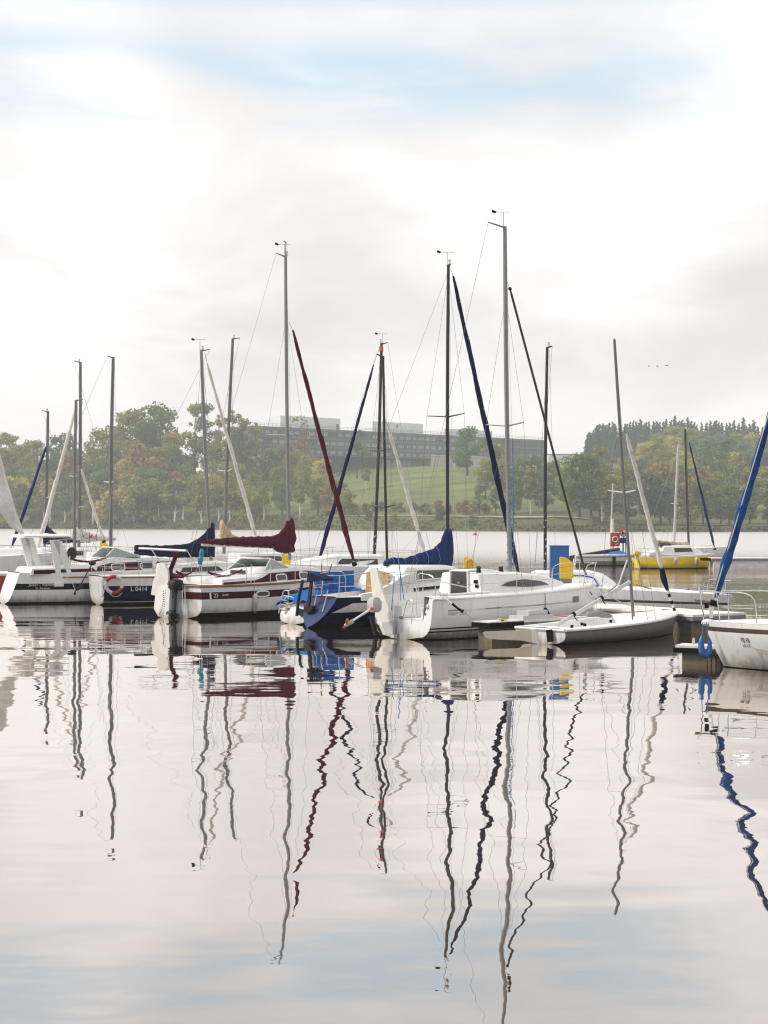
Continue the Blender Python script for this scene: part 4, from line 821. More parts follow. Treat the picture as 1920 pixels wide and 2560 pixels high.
# ================================================================== boats far left and behind
def simple_boat(label, X, d, head, L, B, zs, zb, bands, mastX, mast_base, mast_top, r, mk, spread=(), head_=('light',), cab=True, **kw):
    o = Boat('sailboat', label, X, d, head, L, B, zs, zb, .04, rs=.72, sm=.45, rb=.5, **kw)
    o.hull(bands, cockpit=dict(u0=.05, u1=.3, w=.6, floor=.45))
    if cab:
        o.cabin([(L * .3, .8, .7, zs, zs + .5), (L * .6, .75, .58, zs + .04, zs + .52), (L * .78, .45, .3, zs + .08, zs + .3), (L * .84, .3, .15, zs + .1, zs + .16)]); o.cwin([(L * .34, .3), (L * .34, .75), (L * .57, .75), (L * .6, .3)])
    o.pulpit(); o.pushpit(.55, 1.1); o.stanchions((.35, .5, .68))
    m = o.pix(mastX, mast_base); o.mast((m.x, 0, zs + .5), o.pix(*mast_top), r, mk, spread=[(o.pix(mastX, y).z, w) for y, w in spread], head=head_, cranedir=kw.get('cr', 1.2), topf=.9)
    return o
S1 = simple_boat('white sailboat pointing left with a dark navy sail cover and navy furled jib', 250, 88, 196, 6.9, 2.3, 1.0, 1.2, [(1., 'gelcoat'), (.1, 'boot_black')], 112, 1375, (120, 1028), .085, 'alu', spread=[(1245, .7)])
S1.jib(S1.pix(116, 1115), S1.pix(30, 1365), .06, .095, 'deep_blue_cloth', stay=S1.pix(119, 1100), twist=.5)
bo = S1.spar(S1.pix(112, 1358), S1.pix(224, 1351), .06, 'mast_black'); S1.cover([(108, 1303, 1361), (115, 1305, 1361), (122, 1317, 1361), (135, 1330, 1360), (148, 1338, 1359), (185, 1345, 1357), (226, 1346, 1356)], .2, 'navy_cloth', parent=bo)
S2 = simple_boat('white sailboat pointing left with white sail cover and pale furled jib', 330, 82, 200, 7.6, 2.4, 1.1, 1.25, [(1., 'gelcoat'), (.14, 'cabinet_blue'), (.06, 'boot_black')], 197, 1378, (201, 905), .082, 'alu', spread=[(1268, .75)])
S2.jib(S2.pix(190, 1017), S2.pix(88, 1395), .07, .11, 'white_cloth', stay=S2.pix(195, 995), twist=.4)
bo = S2.spar(S2.pix(197, 1352), S2.pix(290, 1348), .07, 'alu_white'); S2.cover([(178, 1326, 1345), (186, 1320, 1349), (196, 1318, 1351), (215, 1329, 1352), (250, 1338, 1352), (288, 1344, 1351)], .2, 'white_cloth', parent=bo)
me = text_mesh('Cite'); b = MB(); q = S2.pix(204, 1346, -.21); b.v = [(q.x, -.215 if False else q.y + .43 - .0, q.z) for v in me.vertices]
q = S2.pix(236, 1346, .22); b.v = [(q.x + (v.co.x) * .42 * -1 + .6, q.y, q.z + v.co.y * .30) for v in me.vertices]; b.f = [list(p.vertices) for p in me.polygons]; b.m = [0] * len(b.f); b.build('lettering', 'line_grey', S2.root, smooth=False); bpy.data.meshes.remove(me)
b = MB(); q = S2.pix(222, 1343, .22); b.prism([q, q + Vector((-.14, 0, .12)), q + Vector((-.2, 0, .1)), q + Vector((-.08, 0, -.08))], (0, .01, 0)); b.build('red_mark', 'red_sign', S2.root)
S3 = simple_boat('half hidden white sailboat whose cream furled jib slopes down to the right', 120, 74, 24, 6.6, 2.3, 1.0, 1.15, [(1., 'gelcoat'), (.12, 'maroon'), (.05, 'boot_black')], 187, 1378, (190, 1000), .075, 'alu', spread=[(1192, .7)], head_=())
S3.jib(S3.pix(203, 1172), S3.pix(258, 1348), .05, .075, 'white_cloth', stay=S3.pix(193, 1120), twist=.8)
S4 = simple_boat('grey-masted sailboat with a tan sail cover behind the maroon sail cover', 470, 69.5, 28, 7.2, 2.4, 1.05, 1.2, [(1., 'gelcoat'), (.6, 'maroon'), (.5, 'gelcoat'), (.06, 'boot_black')], 560, 1400, (582, 846), .075, 'alu', spread=[(1178, .8)], head_=('light',))
bo = S4.spar(S4.pix(558, 1352), S4.pix(640, 1366), .05, 'alu_white'); S4.cover([(551, 1302, 1350), (557, 1298, 1352), (562, 1306, 1354), (575, 1330, 1356), (590, 1341, 1358), (636, 1352, 1366)], .16, 'tan_cloth', parent=bo)
S5 = Boat('sailboat', 'red hulled boat with a half-furled white sail cut by the left edge', -140, 62.5, 6, 4.6, 2.0, .95, 1.05, .03, rs=.75, rb=.4); S5.hull([(1., 'gelcoat'), (.92, 'red_paint'), (.05, 'boot_black')], cockpit=dict(u0=.05, u1=.3, w=.6, floor=.4)); S5.pulpit()
S5.mast((.8, 0, 1.1), (.8, 0, 8.2), .06, 'alu', head=(), cranedir=-1, topf=.9)
# half-furled sail: a thick bellied sheet on its stay
b = MB(); rings = []
prof = [(-30, 1030, 20), (-12, 1085, 28), (4, 1150, 40), (20, 1210, 44), (36, 1262, 42), (50, 1308, 28), (62, 1336, 6)]
for i in range(25):
    t = i / 24 * 6; X = interp(t, [(j, p[0]) for j, p in enumerate(prof)]); Y = interp(t, [(j, p[1]) for j, p in enumerate(prof)]); w = interp(t, [(j, p[2]) for j, p in enumerate(prof)])
    p0 = S5.pix(X, Y); w *= .0152; ring = []
    for j in range(14):
        q = 2 * PI * j / 14; ring.append((p0.x - w * (.5 - .5 * math.cos(q)) + .01 * math.sin(i + j), .10 * math.sin(q) * (.6 + w) + .05 * math.sin(i * .7), p0.z - .25 * w * (.5 - .5 * math.cos(q)) + .02 * math.sin(j * 3 + i)))
    rings.append(ring)
b.loft(rings); b.build('half_furled_sail', 'white_cloth', S5.root, 60)
b = MB(); b.prism([S5.pix(8, 1292), S5.pix(20, 1268), S5.pix(30, 1290), S5.pix(14, 1283)], (0, .05, 0)); b.build('sail_corner', 'white_cloth', S5.root)
S6 = Boat('sailboat', 'white and black hulled boat with red bow lettering behind the gantry', -130, 72., 4, 5.6, 2.1, 1.35, 1.62, .02, rs=.8, rb=.5); S6.hull([(1., 'gelcoat'), (.6, 'gelcoat'), (.50, 'boot_black')], cockpit=dict(u0=.05, u1=.3, w=.6, floor=.5)); S6.pulpit(.55); S6.text('Arche', .80, .66, .26, 'red_sign', shear=.25, width=.9)
S6.cabin([(1.5, .8, .7, 1.36, 1.7), (3.4, .75, .58, 1.42, 1.75), (4.2, .45, .3, 1.5, 1.62)])
S7 = Boat('sailboat', 'bare pale masted boat lying behind the yellow sailboat', 1650, 124, 8, 6., 2., .9, 1.0, .03, rs=.7, rb=.4); S7.hull([(1., 'gelcoat'), (.1, 'boot_black')], cockpit=dict(u0=.05, u1=.3, w=.6, floor=.4)); S7.mast((S7.pix(1685, 1375).x, 0, 1.0), S7.pix(1696, 1113), .10, 'alu_white', head=('light',), cranedir=.3, spread=[(S7.pix(1690, 1260).z, 1.0)])
# grey workboat with a lowered dark mast, far
J = Boat('rowing_boat', 'grey inflatable-sided workboat with a lowered dark spar lying along it', 1436, 106.5, 3, 4.2, 1.5, .72, .78, .0, rs=.7, rb=.2, group='boats far out by the signs', cat='boat'); J.hull([(1., 'pontoon_white'), (.45, 'grey_hull'), (.1, 'boot_black')], cockpit=dict(u0=.05, u1=.75, w=.5, floor=.3)); J.rubrail('motor_grey', .07, 0, .99, .9)
b = MB(); b.tube([J.pix(1424, 1394), J.pix(1549, 1373)], .12, 8); b.build('lowered_spar', 'mast_black', J.root)
b = MB(); b.loft([[(x, y, .74 + h * (1 - (y / .6) ** 2) + .03 * math.sin(x * 7 + y * 4)) for y in (-.6, -.4, -.2, 0, .2, .4, .6)] for x, h in ((2.0, .05), (2.4, .22), (3.0, .28), (3.6, .08))], caps=False, closed=False); b.build('boat_cover', 'cabinet_blue', J.root)
b = MB(); q = J.pix(1530, 1402); b.box((q.x, -.72, .4), (.2, .08, .6)); b.build('side_fender', 'rubber', J.root)

for bt, u_ in ((E, .97), (G2, .96), (K, .96), (Bb, .97), (A, .93)):
    for sd in (-1, 1):
        p = Vector((bt.L * u_, sd * bt.half(u_), bt.sheer(u_) + .02)); bt.rope(sag(p, (bt.L + .55, sd * 1.0, .56), .08), .011, 'rope_white', 'bow_line')
# ================================================================== pontoons, pedestals, signs
PD = Vector((-.55, .835, 0)); PN = Vector((.835, .55, 0)); P0 = Vector((7.8, 42.65, 0)); pang = math.atan2(PD.y, PD.x)
def pontoon(name, label, p, ang, L, W, top=.52, mk='concrete', deckmk='decking', group='floating pontoons', blocks=None, skirt='grey_plastic'):
    t = thing(name, label, 'pontoon', (p[0], p[1], 0), ang, group)
    b = MB(); b.box((L / 2, 0, top - .03), (L, W, .06)); 
    b.build('walkway', deckmk, t)
    b = MB()
    n = blocks or max(1, int(L / 4)); bl = L / n
    for i in range(n): b.box((bl * (i + .5), 0, (top - .16 - .5) / 2), (bl - .25, W - .14, top - .16 + .5))
    b.build('float', mk, t)
    b = MB()
    for sd in (-1, 1): b.box((L / 2, sd * (W / 2 - .05), top - .11), (L - .02, .07, .10))
    b.box((.03, 0, top - .11), (.06, W - .18, .10)); b.build('edge_beam', skirt, t)
    return t
pt_ = pontoon('pontoon', 'long concrete main pontoon running back behind the bows of the white boats', P0 + PN * 1.0 - PD * .6, pang, 46, 2.0, blocks=12)
for k in range(14):
    for sd in (-1, 1):
        b = MB(); c_ = Vector((1.2 + k * 3.2, sd * .82, .52)); b.tube([c_ + Vector((-.14, 0, .07)), c_ + Vector((.14, 0, .07))], .025, 6); b.tube([c_, c_ + Vector((0, 0, .07))], .03, 6); b.build('mooring_cleat', 'steel', pt_)
fin = pontoon('finger_pontoon', 'narrow finger pontoon with black rubber end between the white sailboat and the grey dinghy', (2.42, 39.72), R(41), 7.2, .62, .50, 'concrete', 'pontoon_white', 'floating finger pontoons', blocks=3)
b = MB()
for k in range(3): b.box((.10 + k * .42, -.335, .41), (.38, .07, .13))
b.box((-.03, 0, .41), (.06, .60, .13)); b.build('rubber_bumper', 'rubber', fin)
b = MB(); b.tube([(.5, -.12, .55), (.75, -.12, .55)], .03, 6); b.box((.62, -.12, .52), (.06, .05, .06)); b.build('mooring_cleat', 'rubber', fin)
b = MB(); b.tube([(.62 + .13 * math.cos(a) * (1 - a * .012), -.12 + .1 * math.sin(a) * (1 - a * .012), .53 + a * .003) for a in [i * .5 for i in range(26)]], .018, 5); b.build('rope_coil', 'rope_yellow', fin)
b = MB(); b.loft([[(1.75 + x, y, z) for x, y in ((-.55, -.28), (.55, -.28), (.5, .28), (-.5, .28))] for z in (.5, .60)]); b.loft([[(1.75 + x, y, z) for x, y in ((-.3, -.22), (.4, -.22), (.35, .2), (-.3, .2))] for z in (.60, .72)]); b.build('plastic_step', 'motor_grey', fin)
b = MB(); b.tube([(2.4, -.2, .52), (6.5, -.1, .53)], .012, 4); b.build('red_line', 'red_paint', fin)
fin2 = pontoon('finger_pontoon', 'pontoon end with a white ring bolt beside the bow of the right hand boat', (6.22, 33.75), R(-24), 3.2, .62, .40, 'concrete', 'pontoon_white', 'floating finger pontoons', blocks=1)
b = MB(); b.tube([(.30 + .0, 0.05 + .055 * math.cos(a), .47 + .055 * math.sin(a)) for a in [2 * PI * i / 12 for i in range(13)]], .018, 6); b.build('ring_bolt', 'steel', fin2)
b = MB(); b.box((.22, -.33, .30), (.5, .06, .10)); b.box((-.03, 0, .30), (.06, .5, .10)); b.build('rubber_bumper', 'rubber', fin2)
t = thing('rope_loops', 'dark wet ropes hanging in loops from the pontoon end by the right hand bow', 'rope', (6.22, 33.7, 0), 0)
b = MB()
for k in range(3): b.tube(arc([(.50 + k * .09, -.55, .32), (.47 + k * .09, -.57, 0), (.52 + k * .11, -.57, -.12), (.56 + k * .1, -.57, .0), (.54 + k * .09, -.55, .32)], 4), .014, 5)
b.build('rope_strand', 'rope_dark', t)
# blue U-shaped bow fender
fw = lambda X, Y, d=32.75: (wx(X, d), d, wz(Y, d))
t = thing('bow_fender', 'blue U-shaped bow fender hanging under the bow of the right hand boat', 'fender', fw(1765, 1640))
o = Vector(fw(1765, 1640)); Q = lambda X, Y: Vector(fw(X, Y)) - o
b = MB(); b.tube(arc([Q(1755, 1588), Q(1753, 1612), Q(1756, 1630), Q(1765, 1637), Q(1773, 1628), Q(1774, 1608), Q(1770, 1590)], 5), [.012, .03, .045, .055, .06, .062, .065, .066, .067, .07, .07, .07, .07, .07, .07, .07, .07, .07, .068, .066, .064, .06, .055, .05, .045, .04, .035, .025, .018, .015, .012][:31], 9); b.build('fender_tube', 'fender_blue', t)
b = MB(); b.tube([Q(1755, 1588), Q(1757, 1555)], .009, 5); b.tube([Q(1770, 1590), Q(1766, 1555)], .009, 5); b.build('lanyard', 'rope_blue', t)
# service pedestals with yellow hoods
def pedestal(p, label, sc=1., ang=0., hose=False):
    t = thing('service_pedestal', label, 'pedestal', (p[0], p[1], .52), ang, 'yellow hooded service pedestals on the pontoon'); t.scale = (sc,) * 3
    b = MB(); b.loft([[(x, y, z) for x, y in ((-.15, -.1), (.15, -.1), (.15, .1), (-.15, .1))] for z in (.0, .72)]); b.build('post', 'grey_plastic', t)
    P = [(-.17, .70), (.19, .70), (.19, 1.06), (.16, 1.14), (.08, 1.22), (-.02, 1.28), (-.12, 1.30), (-.17, 1.27)]
    b = MB(); b.prism([(x, 0, z) for x, z in P], (0, .22, 0)); b.build('hood', 'yellow', t, 20)
    b = MB(); b.box((0, -.115, .50), (.16, .03, .16)); b.box((0, -.115, .28), (.12, .03, .08)); b.build('socket_panel', 'black', t)
    if hose:
        b = MB(); b.tube([(.02 + .15 * math.cos(a), -.14 - a * .003, 1.02 + .22 * math.sin(a)) for a in [i * .5 for i in range(40)]], .022, 6); b.build('hose', 'yellow', t)
    return t
def onp(u, v): return P0 + PD * u + PN * v
def ped_at(X, v):  # walk along the pontoon to the bearing of pixel X
    k = (X - CX) / F; a = P0 + PN * v; u = (a.x - k * a.y) / (k * PD.y - PD.x); return a + PD * u
pedestal(ped_at(1415, .9), 'yellow hooded service pedestal beside the tall blue cabinet', 1.08)
pedestal(ped_at(1172, .9), 'yellow hooded service pedestal with a coiled yellow hose right of the blue sail cover', 1., hose=True)
pedestal(ped_at(715, 1.0), 'yellow hooded service pedestal under the maroon sail cover', .92)
pedestal(ped_at(261, 1.0), 'yellow hooded service pedestal at the far left under the cream furled jib', 1.15)
cp = ped_at(1398, 1.35)
t = thing('cabinet', 'tall bright blue cabinet standing on the pontoon behind the white bow', 'cabinet', (cp.x, cp.y, .52), 0)
b = MB(); b.box((0, 0, .85), (.56, .34, 1.70)); cbx = b.build('cabinet_body', 'cabinet_blue', t); b = MB(); b.box((0, 0, 1.715), (.60, .38, .03)); b.build('cabinet_lid', 'cabinet_blue', t)
b = MB(); b.box((0, -.175, .85), (.50, .012, 1.56)); d_ = b.build('door', 'cabinet_blue', t); b = MB(); b.box((.2, -.19, .85), (.03, .03, .12)); b.build('handle', 'steel', d_)
# far jetty and the boards
jt = pontoon('pontoon', 'far white floating jetty with a black nose at the right behind the blue jib', (wx(1774, 99), 99, 0), R(-3), 14, 1.8, .72, 'pontoon_white', 'pontoon_white', blocks=2)
b = MB(); b.box((-.25, 0, .62), (.5, 1.2, .16)); b.build('jetty_nose', 'rubber', jt)
pontoon('pontoon', 'far grey jetty carrying the signs behind the workboat', (wx(1380, 109), 109, 0), R(0), 6.6, 1.6, .55, 'concrete', 'decking', blocks=2)
dS = 108.4
sg = thing('lifebuoy_board', 'red rescue board with a pale lifebuoy and hook on a white post', 'rescue board', (wx(1537, dS), dS, .55), 0)
b = MB(); b.tube([(-.16, 0, 0), (-.16, 0, 2.6)], .11, 8); b.build('post', 'pontoon_white', sg)
zb = wz(1349, dS) - .55
b = MB(); P = []
for cx_, cz_, a0 in ((.24, .38, 0), (-.24, .38, 90), (-.24, -.38, 180), (.24, -.38, 270)):
    for k in range(4): a = R(a0 + k * 30); P.append((cx_ + .08 * math.cos(a), -.14, zb + cz_ + .08 * math.sin(a)))
b.prism(P, (0, .04, 0)); b.build('board', 'red_sign', sg)
b = MB(); b.tube([(.0 + .17 * math.cos(a), -.20, zb + .02 + .17 * math.sin(a)) for a in [2 * PI * i / 18 for i in range(19)]], .055, 8); b.build('ring', 'rope_yellow' if False else 'cream', sg)
b = MB(); b.tube(arc([(.03, -.19, zb - .34), (.16, -.19, zb - .27), (.25, -.19, zb - .13)], 4), .035, 6); b.build('hook_sign', 'white_cloth', sg)
sn = thing('round_sign', 'round white prohibition sign with red rim and red slash on a thin post', 'sign', (wx(1557, dS), dS - .3, .55), 0)
zc = wz(1331, dS) - .55
b = MB(); b.tube([(0, 0, 0), (0, 0, zc - .1)], .03, 6); b.build('post', 'alu', sn)
b = MB(); b.loft([[(r_ * math.cos(a), y, zc + r_ * math.sin(a)) for a in [2 * PI * i / 24 for i in range(24)]] for r_, y in ((.27, -.03), (.27, -.055))]); b.build('sign_face', 'white_cloth', sn)
b = MB(); b.tube([(.255 * math.cos(a), -.055, zc + .255 * math.sin(a)) for a in [2 * PI * i / 28 for i in range(29)]], .04, 6); b.build('red_rim', 'red_sign', sn)
b = MB(); b.prism([(-.19, -.07, zc + .16), (-.15, -.07, zc + .20), (.19, -.07, zc - .15), (.15, -.07, zc - .19)], (0, .02, 0)); b.build('red_slash', 'red_sign', sn)
b = MB(); b.prism([(-.13, -.062, zc - .12), (.13, -.062, zc - .12), (.10, -.062, zc - .06), (-.04, -.062, zc - .06), (-.04, -.062, zc + .13), (-.09, -.062, zc + .13), (-.10, -.062, zc - .06), (-.13, -.062, zc - .08)], (0, .01, 0)); b.build('pictogram', 'black', sn)
t = thing('flagpole', 'slim white pole standing by the red rescue board', 'pole', (wx(1530, dS + .6), dS + .6, .5), 0)
b = MB(); b.tube([(-.15, 0, 0), (.06, 0, wz(1212, dS) - .5)], [.06, .04], 8); b.build('shaft', 'alu_white', t); b = MB(); b.sphere((.06, 0, wz(1212, dS) - .48), .07, 8); b.build('finial', 'alu_white', t)
t = thing('covered_outboard', 'small outboard under a navy cover on a rail beside the round sign', 'outboard', (wx(1560, 107.6), 107.6, .5), 0)
b = MB(); b.loft([[(x * f, y * f, z) for x, y in ((-.28, -.15), (.24, -.15), (.28, .0), (.24, .15), (-.28, .15))] for z, f in ((1.0, .8), (1.1, 1), (1.32, .95), (1.38, .6))]); b.build('cover', 'deep_blue_cloth', t, 50); b = MB(); b.tube([(-.08, 0, 0), (-.08, 0, 1.05)], .035, 6); b.tube([(.12, 0, 0), (.12, 0, 1.05)], .035, 6); b.build('stand', 'alu', t)
# buoy on the open water, birds, drifting leaves
t = thing('buoy', 'tiny red buoy far out on the bright water', 'buoy', (wx(1188, 330), 330, 0), 0); b = MB(); b.lathe([(.0, -.3), (.45, -.25), (.5, 0), (.35, .35), (.12, .5), (0, .55)], (0, 0, 0), 10); b.build('float', 'red_sign', t)
b = MB(); b.tube([(0, 0, .5), (0, 0, .75)], .06, 6); b.build('top_mark', 'red_sign', t)
for i, (X, Y) in enumerate(((1622, 915.5), (1643, 916), (1667, 914.5))):
    t = tag(bpy.data.objects.new('bird', None), None); C.objects.link(t); t.location = (wx(X, 300), 300, wz(Y, 300)); t.rotation_euler = (0, 0, .3 * i)
    tag(t, ['left bird of three flying in a line in the grey sky', 'middle bird of three flying in a line in the grey sky', 'right bird of three flying in a line in the grey sky'][i], 'bird', 'three birds in flight')
    b = MB(); b.tube([(-.22, 0, 0), (-.12, 0, .02), (.08, 0, .03), (.2, 0, .04), (.27, 0, .03)], [.02, .07, .08, .05, .01], 7); b.build('body', 'bird_dark', t)
    for sd in (-1, 1):
        b = MB(); b.prism([(-.05, sd * .05, .04), (.10, sd * .05, .04), (.06, sd * .25, .13 + .03 * i), (-.03, sd * .42, .09), (-.08, sd * .22, .12 + .03 * i)], (0, 0, .015)); b.build('wing', 'bird_dark', t)
# ================================================================== terrain
def shore(x, y): return 3.5 * noise.noise(Vector((x * .045, 2.7, 0))) + interp(CX + F * x / y, [(-900, 640), (0, 600), (500, 540), (1000, 466), (1500, 432), (1920, 428), (3000, 430)])
PL = [(-60, -6), (-8, -.8), (0, .02), (3, .7), (15, 4.5), (50, 11), (100, 19), (170, 25), (300, 27), (500, 24), (900, 18)]
PMd = [(-60, -6), (-8, -.8), (0, .02), (3, .6), (14, 3.9), (22, 4.5), (60, 9.5), (120, 17), (190, 24.5), (260, 27), (400, 28), (600, 22), (900, 16)]
PR = [(-60, -6), (-8, -.8), (0, .02), (4, .5), (12, 1.3), (60, 4.5), (130, 11), (230, 21), (350, 33), (450, 43), (520, 45), (700, 40), (1000, 30)]
def terr(x, y):
    if y < 250: return -6.
    q = y - shore(x, y); X = CX + F * x / y
    a = sstep(420, 760, X); c = sstep(1370, 1620, X)
    z = lerp(lerp(interp(q, PL), interp(q, PMd), a), interp(q, PR), c)
    if q > 4: z += (noise.noise(Vector((x * .02, y * .02, 0))) * 1.6 + noise.noise(Vector((x * .09, y * .09, 3))) * .45) * sstep(4, 60, q)
    return z
b = MB(); ys = [-24, 200, 300, 380, 400, 415] + [420 + i * 5 for i in range(96)] + [910 + i * 25 for i in range(22)] + [1500]
xs = [-600, -450, -350] + [-300 + i * 6 for i in range(101)] + [350, 450, 600]
b.v = [(x, y, terr(x, y)) for y in ys for x in xs]; n = len(xs)
b.f = [[i * n + j, i * n + j + 1, (i + 1) * n + j + 1, (i + 1) * n + j] for i in range(len(ys) - 1) for j in range(n - 1)]; b.m = [0] * len(b.f)
m = mat('ground_mat', (.085, .115, .028), .95, var=.4, scale=.035, spec=.2)
nt = m.node_tree; bs = nt.nodes['Principled BSDF']; tc = nt.nodes['Texture Coordinate']
n1 = nd(nt, 'ShaderNodeTexNoise'); n1.inputs['Scale'].default_value = .06; n1.inputs['Detail'].default_value = 8; n1.inputs['Roughness'].default_value = .65
mp = nd(nt, 'ShaderNodeMapping'); mp.inputs['Scale'].default_value = (.5, 1.6, 1.); nt.links.new(tc.outputs['Object'], mp.inputs[0]); nt.links.new(mp.outputs[0], n1.inputs['Vector'])
cr = nd(nt, 'ShaderNodeValToRGB'); e = cr.color_ramp.elements; e[0].position = .34; e[0].color = (.075, .105, .034, 1); e[1].position = .68; e[1].color = (.26, .28, .095, 1)
q = cr.color_ramp.elements.new(.5); q.color = (.15, .185, .055, 1); q = cr.color_ramp.elements.new(.58); q.color = (.19, .20, .07, 1); q = cr.color_ramp.elements.new(.78); q.color = (.30, .25, .12, 1)
nt.links.new(n1.outputs['Fac'], cr.inputs[0])
sp = nd(nt, 'ShaderNodeSeparateXYZ'); nt.links.new(tc.outputs['Object'], sp.inputs[0]); mr = nd(nt, 'ShaderNodeMapRange'); mr.inputs['From Min'].default_value = 3.; mr.inputs['From Max'].default_value = 9.
nt.links.new(sp.outputs['Z'], mr.inputs['Value']); mx = nd(nt, 'ShaderNodeMix', data_type='RGBA'); mx.inputs[6].default_value = (.115, .118, .046, 1); nt.links.new(mr.outputs[0], mx.inputs[0]); nt.links.new(cr.outputs[0], mx.inputs[7])
nt.links.new(mx.outputs[2], bs.inputs['Base Color'])
tag(b.build('ground', 'ground_mat', sharp=180), 'grassy hillside and lake bank rising from the water', kind='structure')
# gravel path along the bank
b = MB(); P = []
for i in range(60):
    X = 830 + i * 22; x = wx(X, 480); 
    y = 470
    for _ in range(6): x = wx(X, y); y = shore(x, y) + 17 + 3 * math.sin(i * .22)
    P.append((x, y))
vs = []
for x, y in P: vs += [(x, y - 1.1, terr(x, y - 1.1) + .35), (x, y + 1.1, terr(x, y + 1.1) + .35)]
b.add(vs, [[2 * i, 2 * i + 2, 2 * i + 3, 2 * i + 1] for i in range(59)]); tag(b.build('path', 'path_gravel'), 'pale gravel path along the far bank', kind='structure')
# ================================================================== trees
def crown_mesh(name, seed, blobs, leaf, count, flat=1., droop=0.):
    r_ = random.Random(seed); vs = []; fs = []
    tot = sum(bl[3] * bl[4] for bl in blobs)
    for (x, y, z, rx, rz) in blobs:
        k = max(5, int(count * rx * rz / tot))
        for _ in range(k):
            v = Vector((r_.gauss(0, 1), r_.gauss(0, 1), r_.gauss(0, 1))); v.normalize(); rr = r_.random() ** .38
            p = Vector((x + v.x * rx * rr, y + v.y * rx * rr, z + v.z * rz * rr - droop * rr * rr))
            nrm = (v + Vector((r_.gauss(0, .6), r_.gauss(0, .6), r_.gauss(0, .6) + .3))).normalized(); a = nrm.orthogonal().normalized(); a = Matrix.Rotation(r_.random() * 6.28, 3, nrm) @ a; c = nrm.cross(a); s_ = leaf * r_.uniform(.55, 1.25)
            o = len(vs)
            vs += [tuple(p - a * s_ - c * s_ * .25), tuple(p - a * s_ * .2 - c * s_ * .62), tuple(p + a * s_ * .9 - c * s_ * .2), tuple(p + a * s_ * .4 + c * s_ * .6), tuple(p - a * s_ * .6 + c * s_ * .5)]
            fs.append([o, o + 1, o + 2, o + 3, o + 4])
    me = bpy.data.meshes.new(name); me.from_pydata(vs, [], fs); me.materials.append(M['leaf_green']); me.update(); return me
def blobs_round(seed, h, w, z0, n, small=.30):
    r_ = random.Random(seed); out = []
    for i in range(n):
        t = r_.random(); z = lerp(z0, h, t); env = math.sin(PI * (.12 + .80 * t)) ** .75; a = r_.random() * 6.28; rad = w / 2 * env * math.sqrt(r_.random()) * .85
        s_ = w * small * r_.uniform(.55, 1.1); out.append((math.cos(a) * rad, math.sin(a) * rad, z - s_ * .3, s_, s_ * r_.uniform(.6, .9)))
    return out
def trunk_mesh(name, seed, h, r, lean=0., limbs=6, z0=.35, mk='bark', spread=.22):
    r_ = random.Random(seed); b = MB(); P = []
    lx, ly = r_.uniform(-1, 1) * lean, r_.uniform(-1, 1) * lean
    for i in range(8): t = i / 7; P.append(Vector((lx * t * t * h + .12 * math.sin(i * 1.7 + seed), ly * t * t * h + .1 * math.cos(i * 2.1 + seed), h * .92 * t - .4)))
    b.tube(P, [r * (1.25 if i == 0 else 1) * (1 - .85 * (i / 7)) + .02 for i in range(8)], 7)
    for k in range(limbs):
        t = lerp(z0, .8, k / max(1, limbs - 1)); p = P[int(t * 7)]; a = k * 2.4 + seed; l = h * spread * r_.uniform(.7, 1.1)
        q = p + Vector((math.cos(a) * l, math.sin(a) * l, l * .75)); b.tube([p, p.lerp(q, .5) + Vector((0, 0, -.06 * l)), q], [r * .42 * (1 - t * .5), r * .28 * (1 - t * .5), .03], 5)
    me = bpy.data.meshes.new(name); me.from_pydata(b.v, [], b.f); me.materials.append(M[mk]); me.update()
    me.polygons.foreach_set('use_smooth', [True] * len(me.polygons)); return me
PRO = {}
for k in range(3):
    PRO['oak', k] = (crown_mesh('oak_crown', 10 + k, blobs_round(10 + k, 17, 12.5, 4.5, 38, .19), .46, 2700), trunk_mesh('oak_trunk', k, 15, .38))
    PRO['tall', k] = (crown_mesh('tall_crown', 20 + k, blobs_round(20 + k, 21, 8.5, 5., 34, .2), .40, 1900), trunk_mesh('tall_trunk', 5 + k, 20, .30, .02, 9, .3, spread=.16))
    PRO['birch', k] = (crown_mesh('birch_crown', 30 + k, blobs_round(30 + k, 14.5, 6.5, 6.8, 26, .22), .40, 1700, droop=.5), trunk_mesh('birch_trunk', 9 + k, 13.5, .28, .16, 4, .4, 'birch_bark', .14))
    PRO['bush', k] = (crown_mesh('bush_crown', 40 + k, blobs_round(40 + k, 8.5, 9.5, .8, 24, .22), .44, 1600), trunk_mesh('bush_trunk', 13 + k, 7, .2))
    sb = [(.25 * math.sin(i * 2.2), .25 * math.cos(i * 2.2), 1.5 + i * .98, 3.1 * (1 - i / 17.3) + .16, .62) for i in range(17)]
    PRO['spruce', k] = (crown_mesh('spruce_crown', 50 + k, sb, .46, 1600, droop=.8), trunk_mesh('spruce_trunk', 17 + k, 17.5, .24, 0, 0))
PRO['pine', 0] = (crown_mesh('pine_crown', 60, blobs_round(60, 15, 5.5, 8.2, 13, .2), .42, 650), trunk_mesh('pine_trunk', 21, 14.5, .2, .03, 5, .6))
PRO['bare', 0] = (crown_mesh('thin_crown', 61, blobs_round(61, 14, 6., 5, 18, .14), .30, 260), trunk_mesh('thin_trunk', 22, 14, .18, .02, 12, .3, spread=.2))
PROTO_OBJ = {}
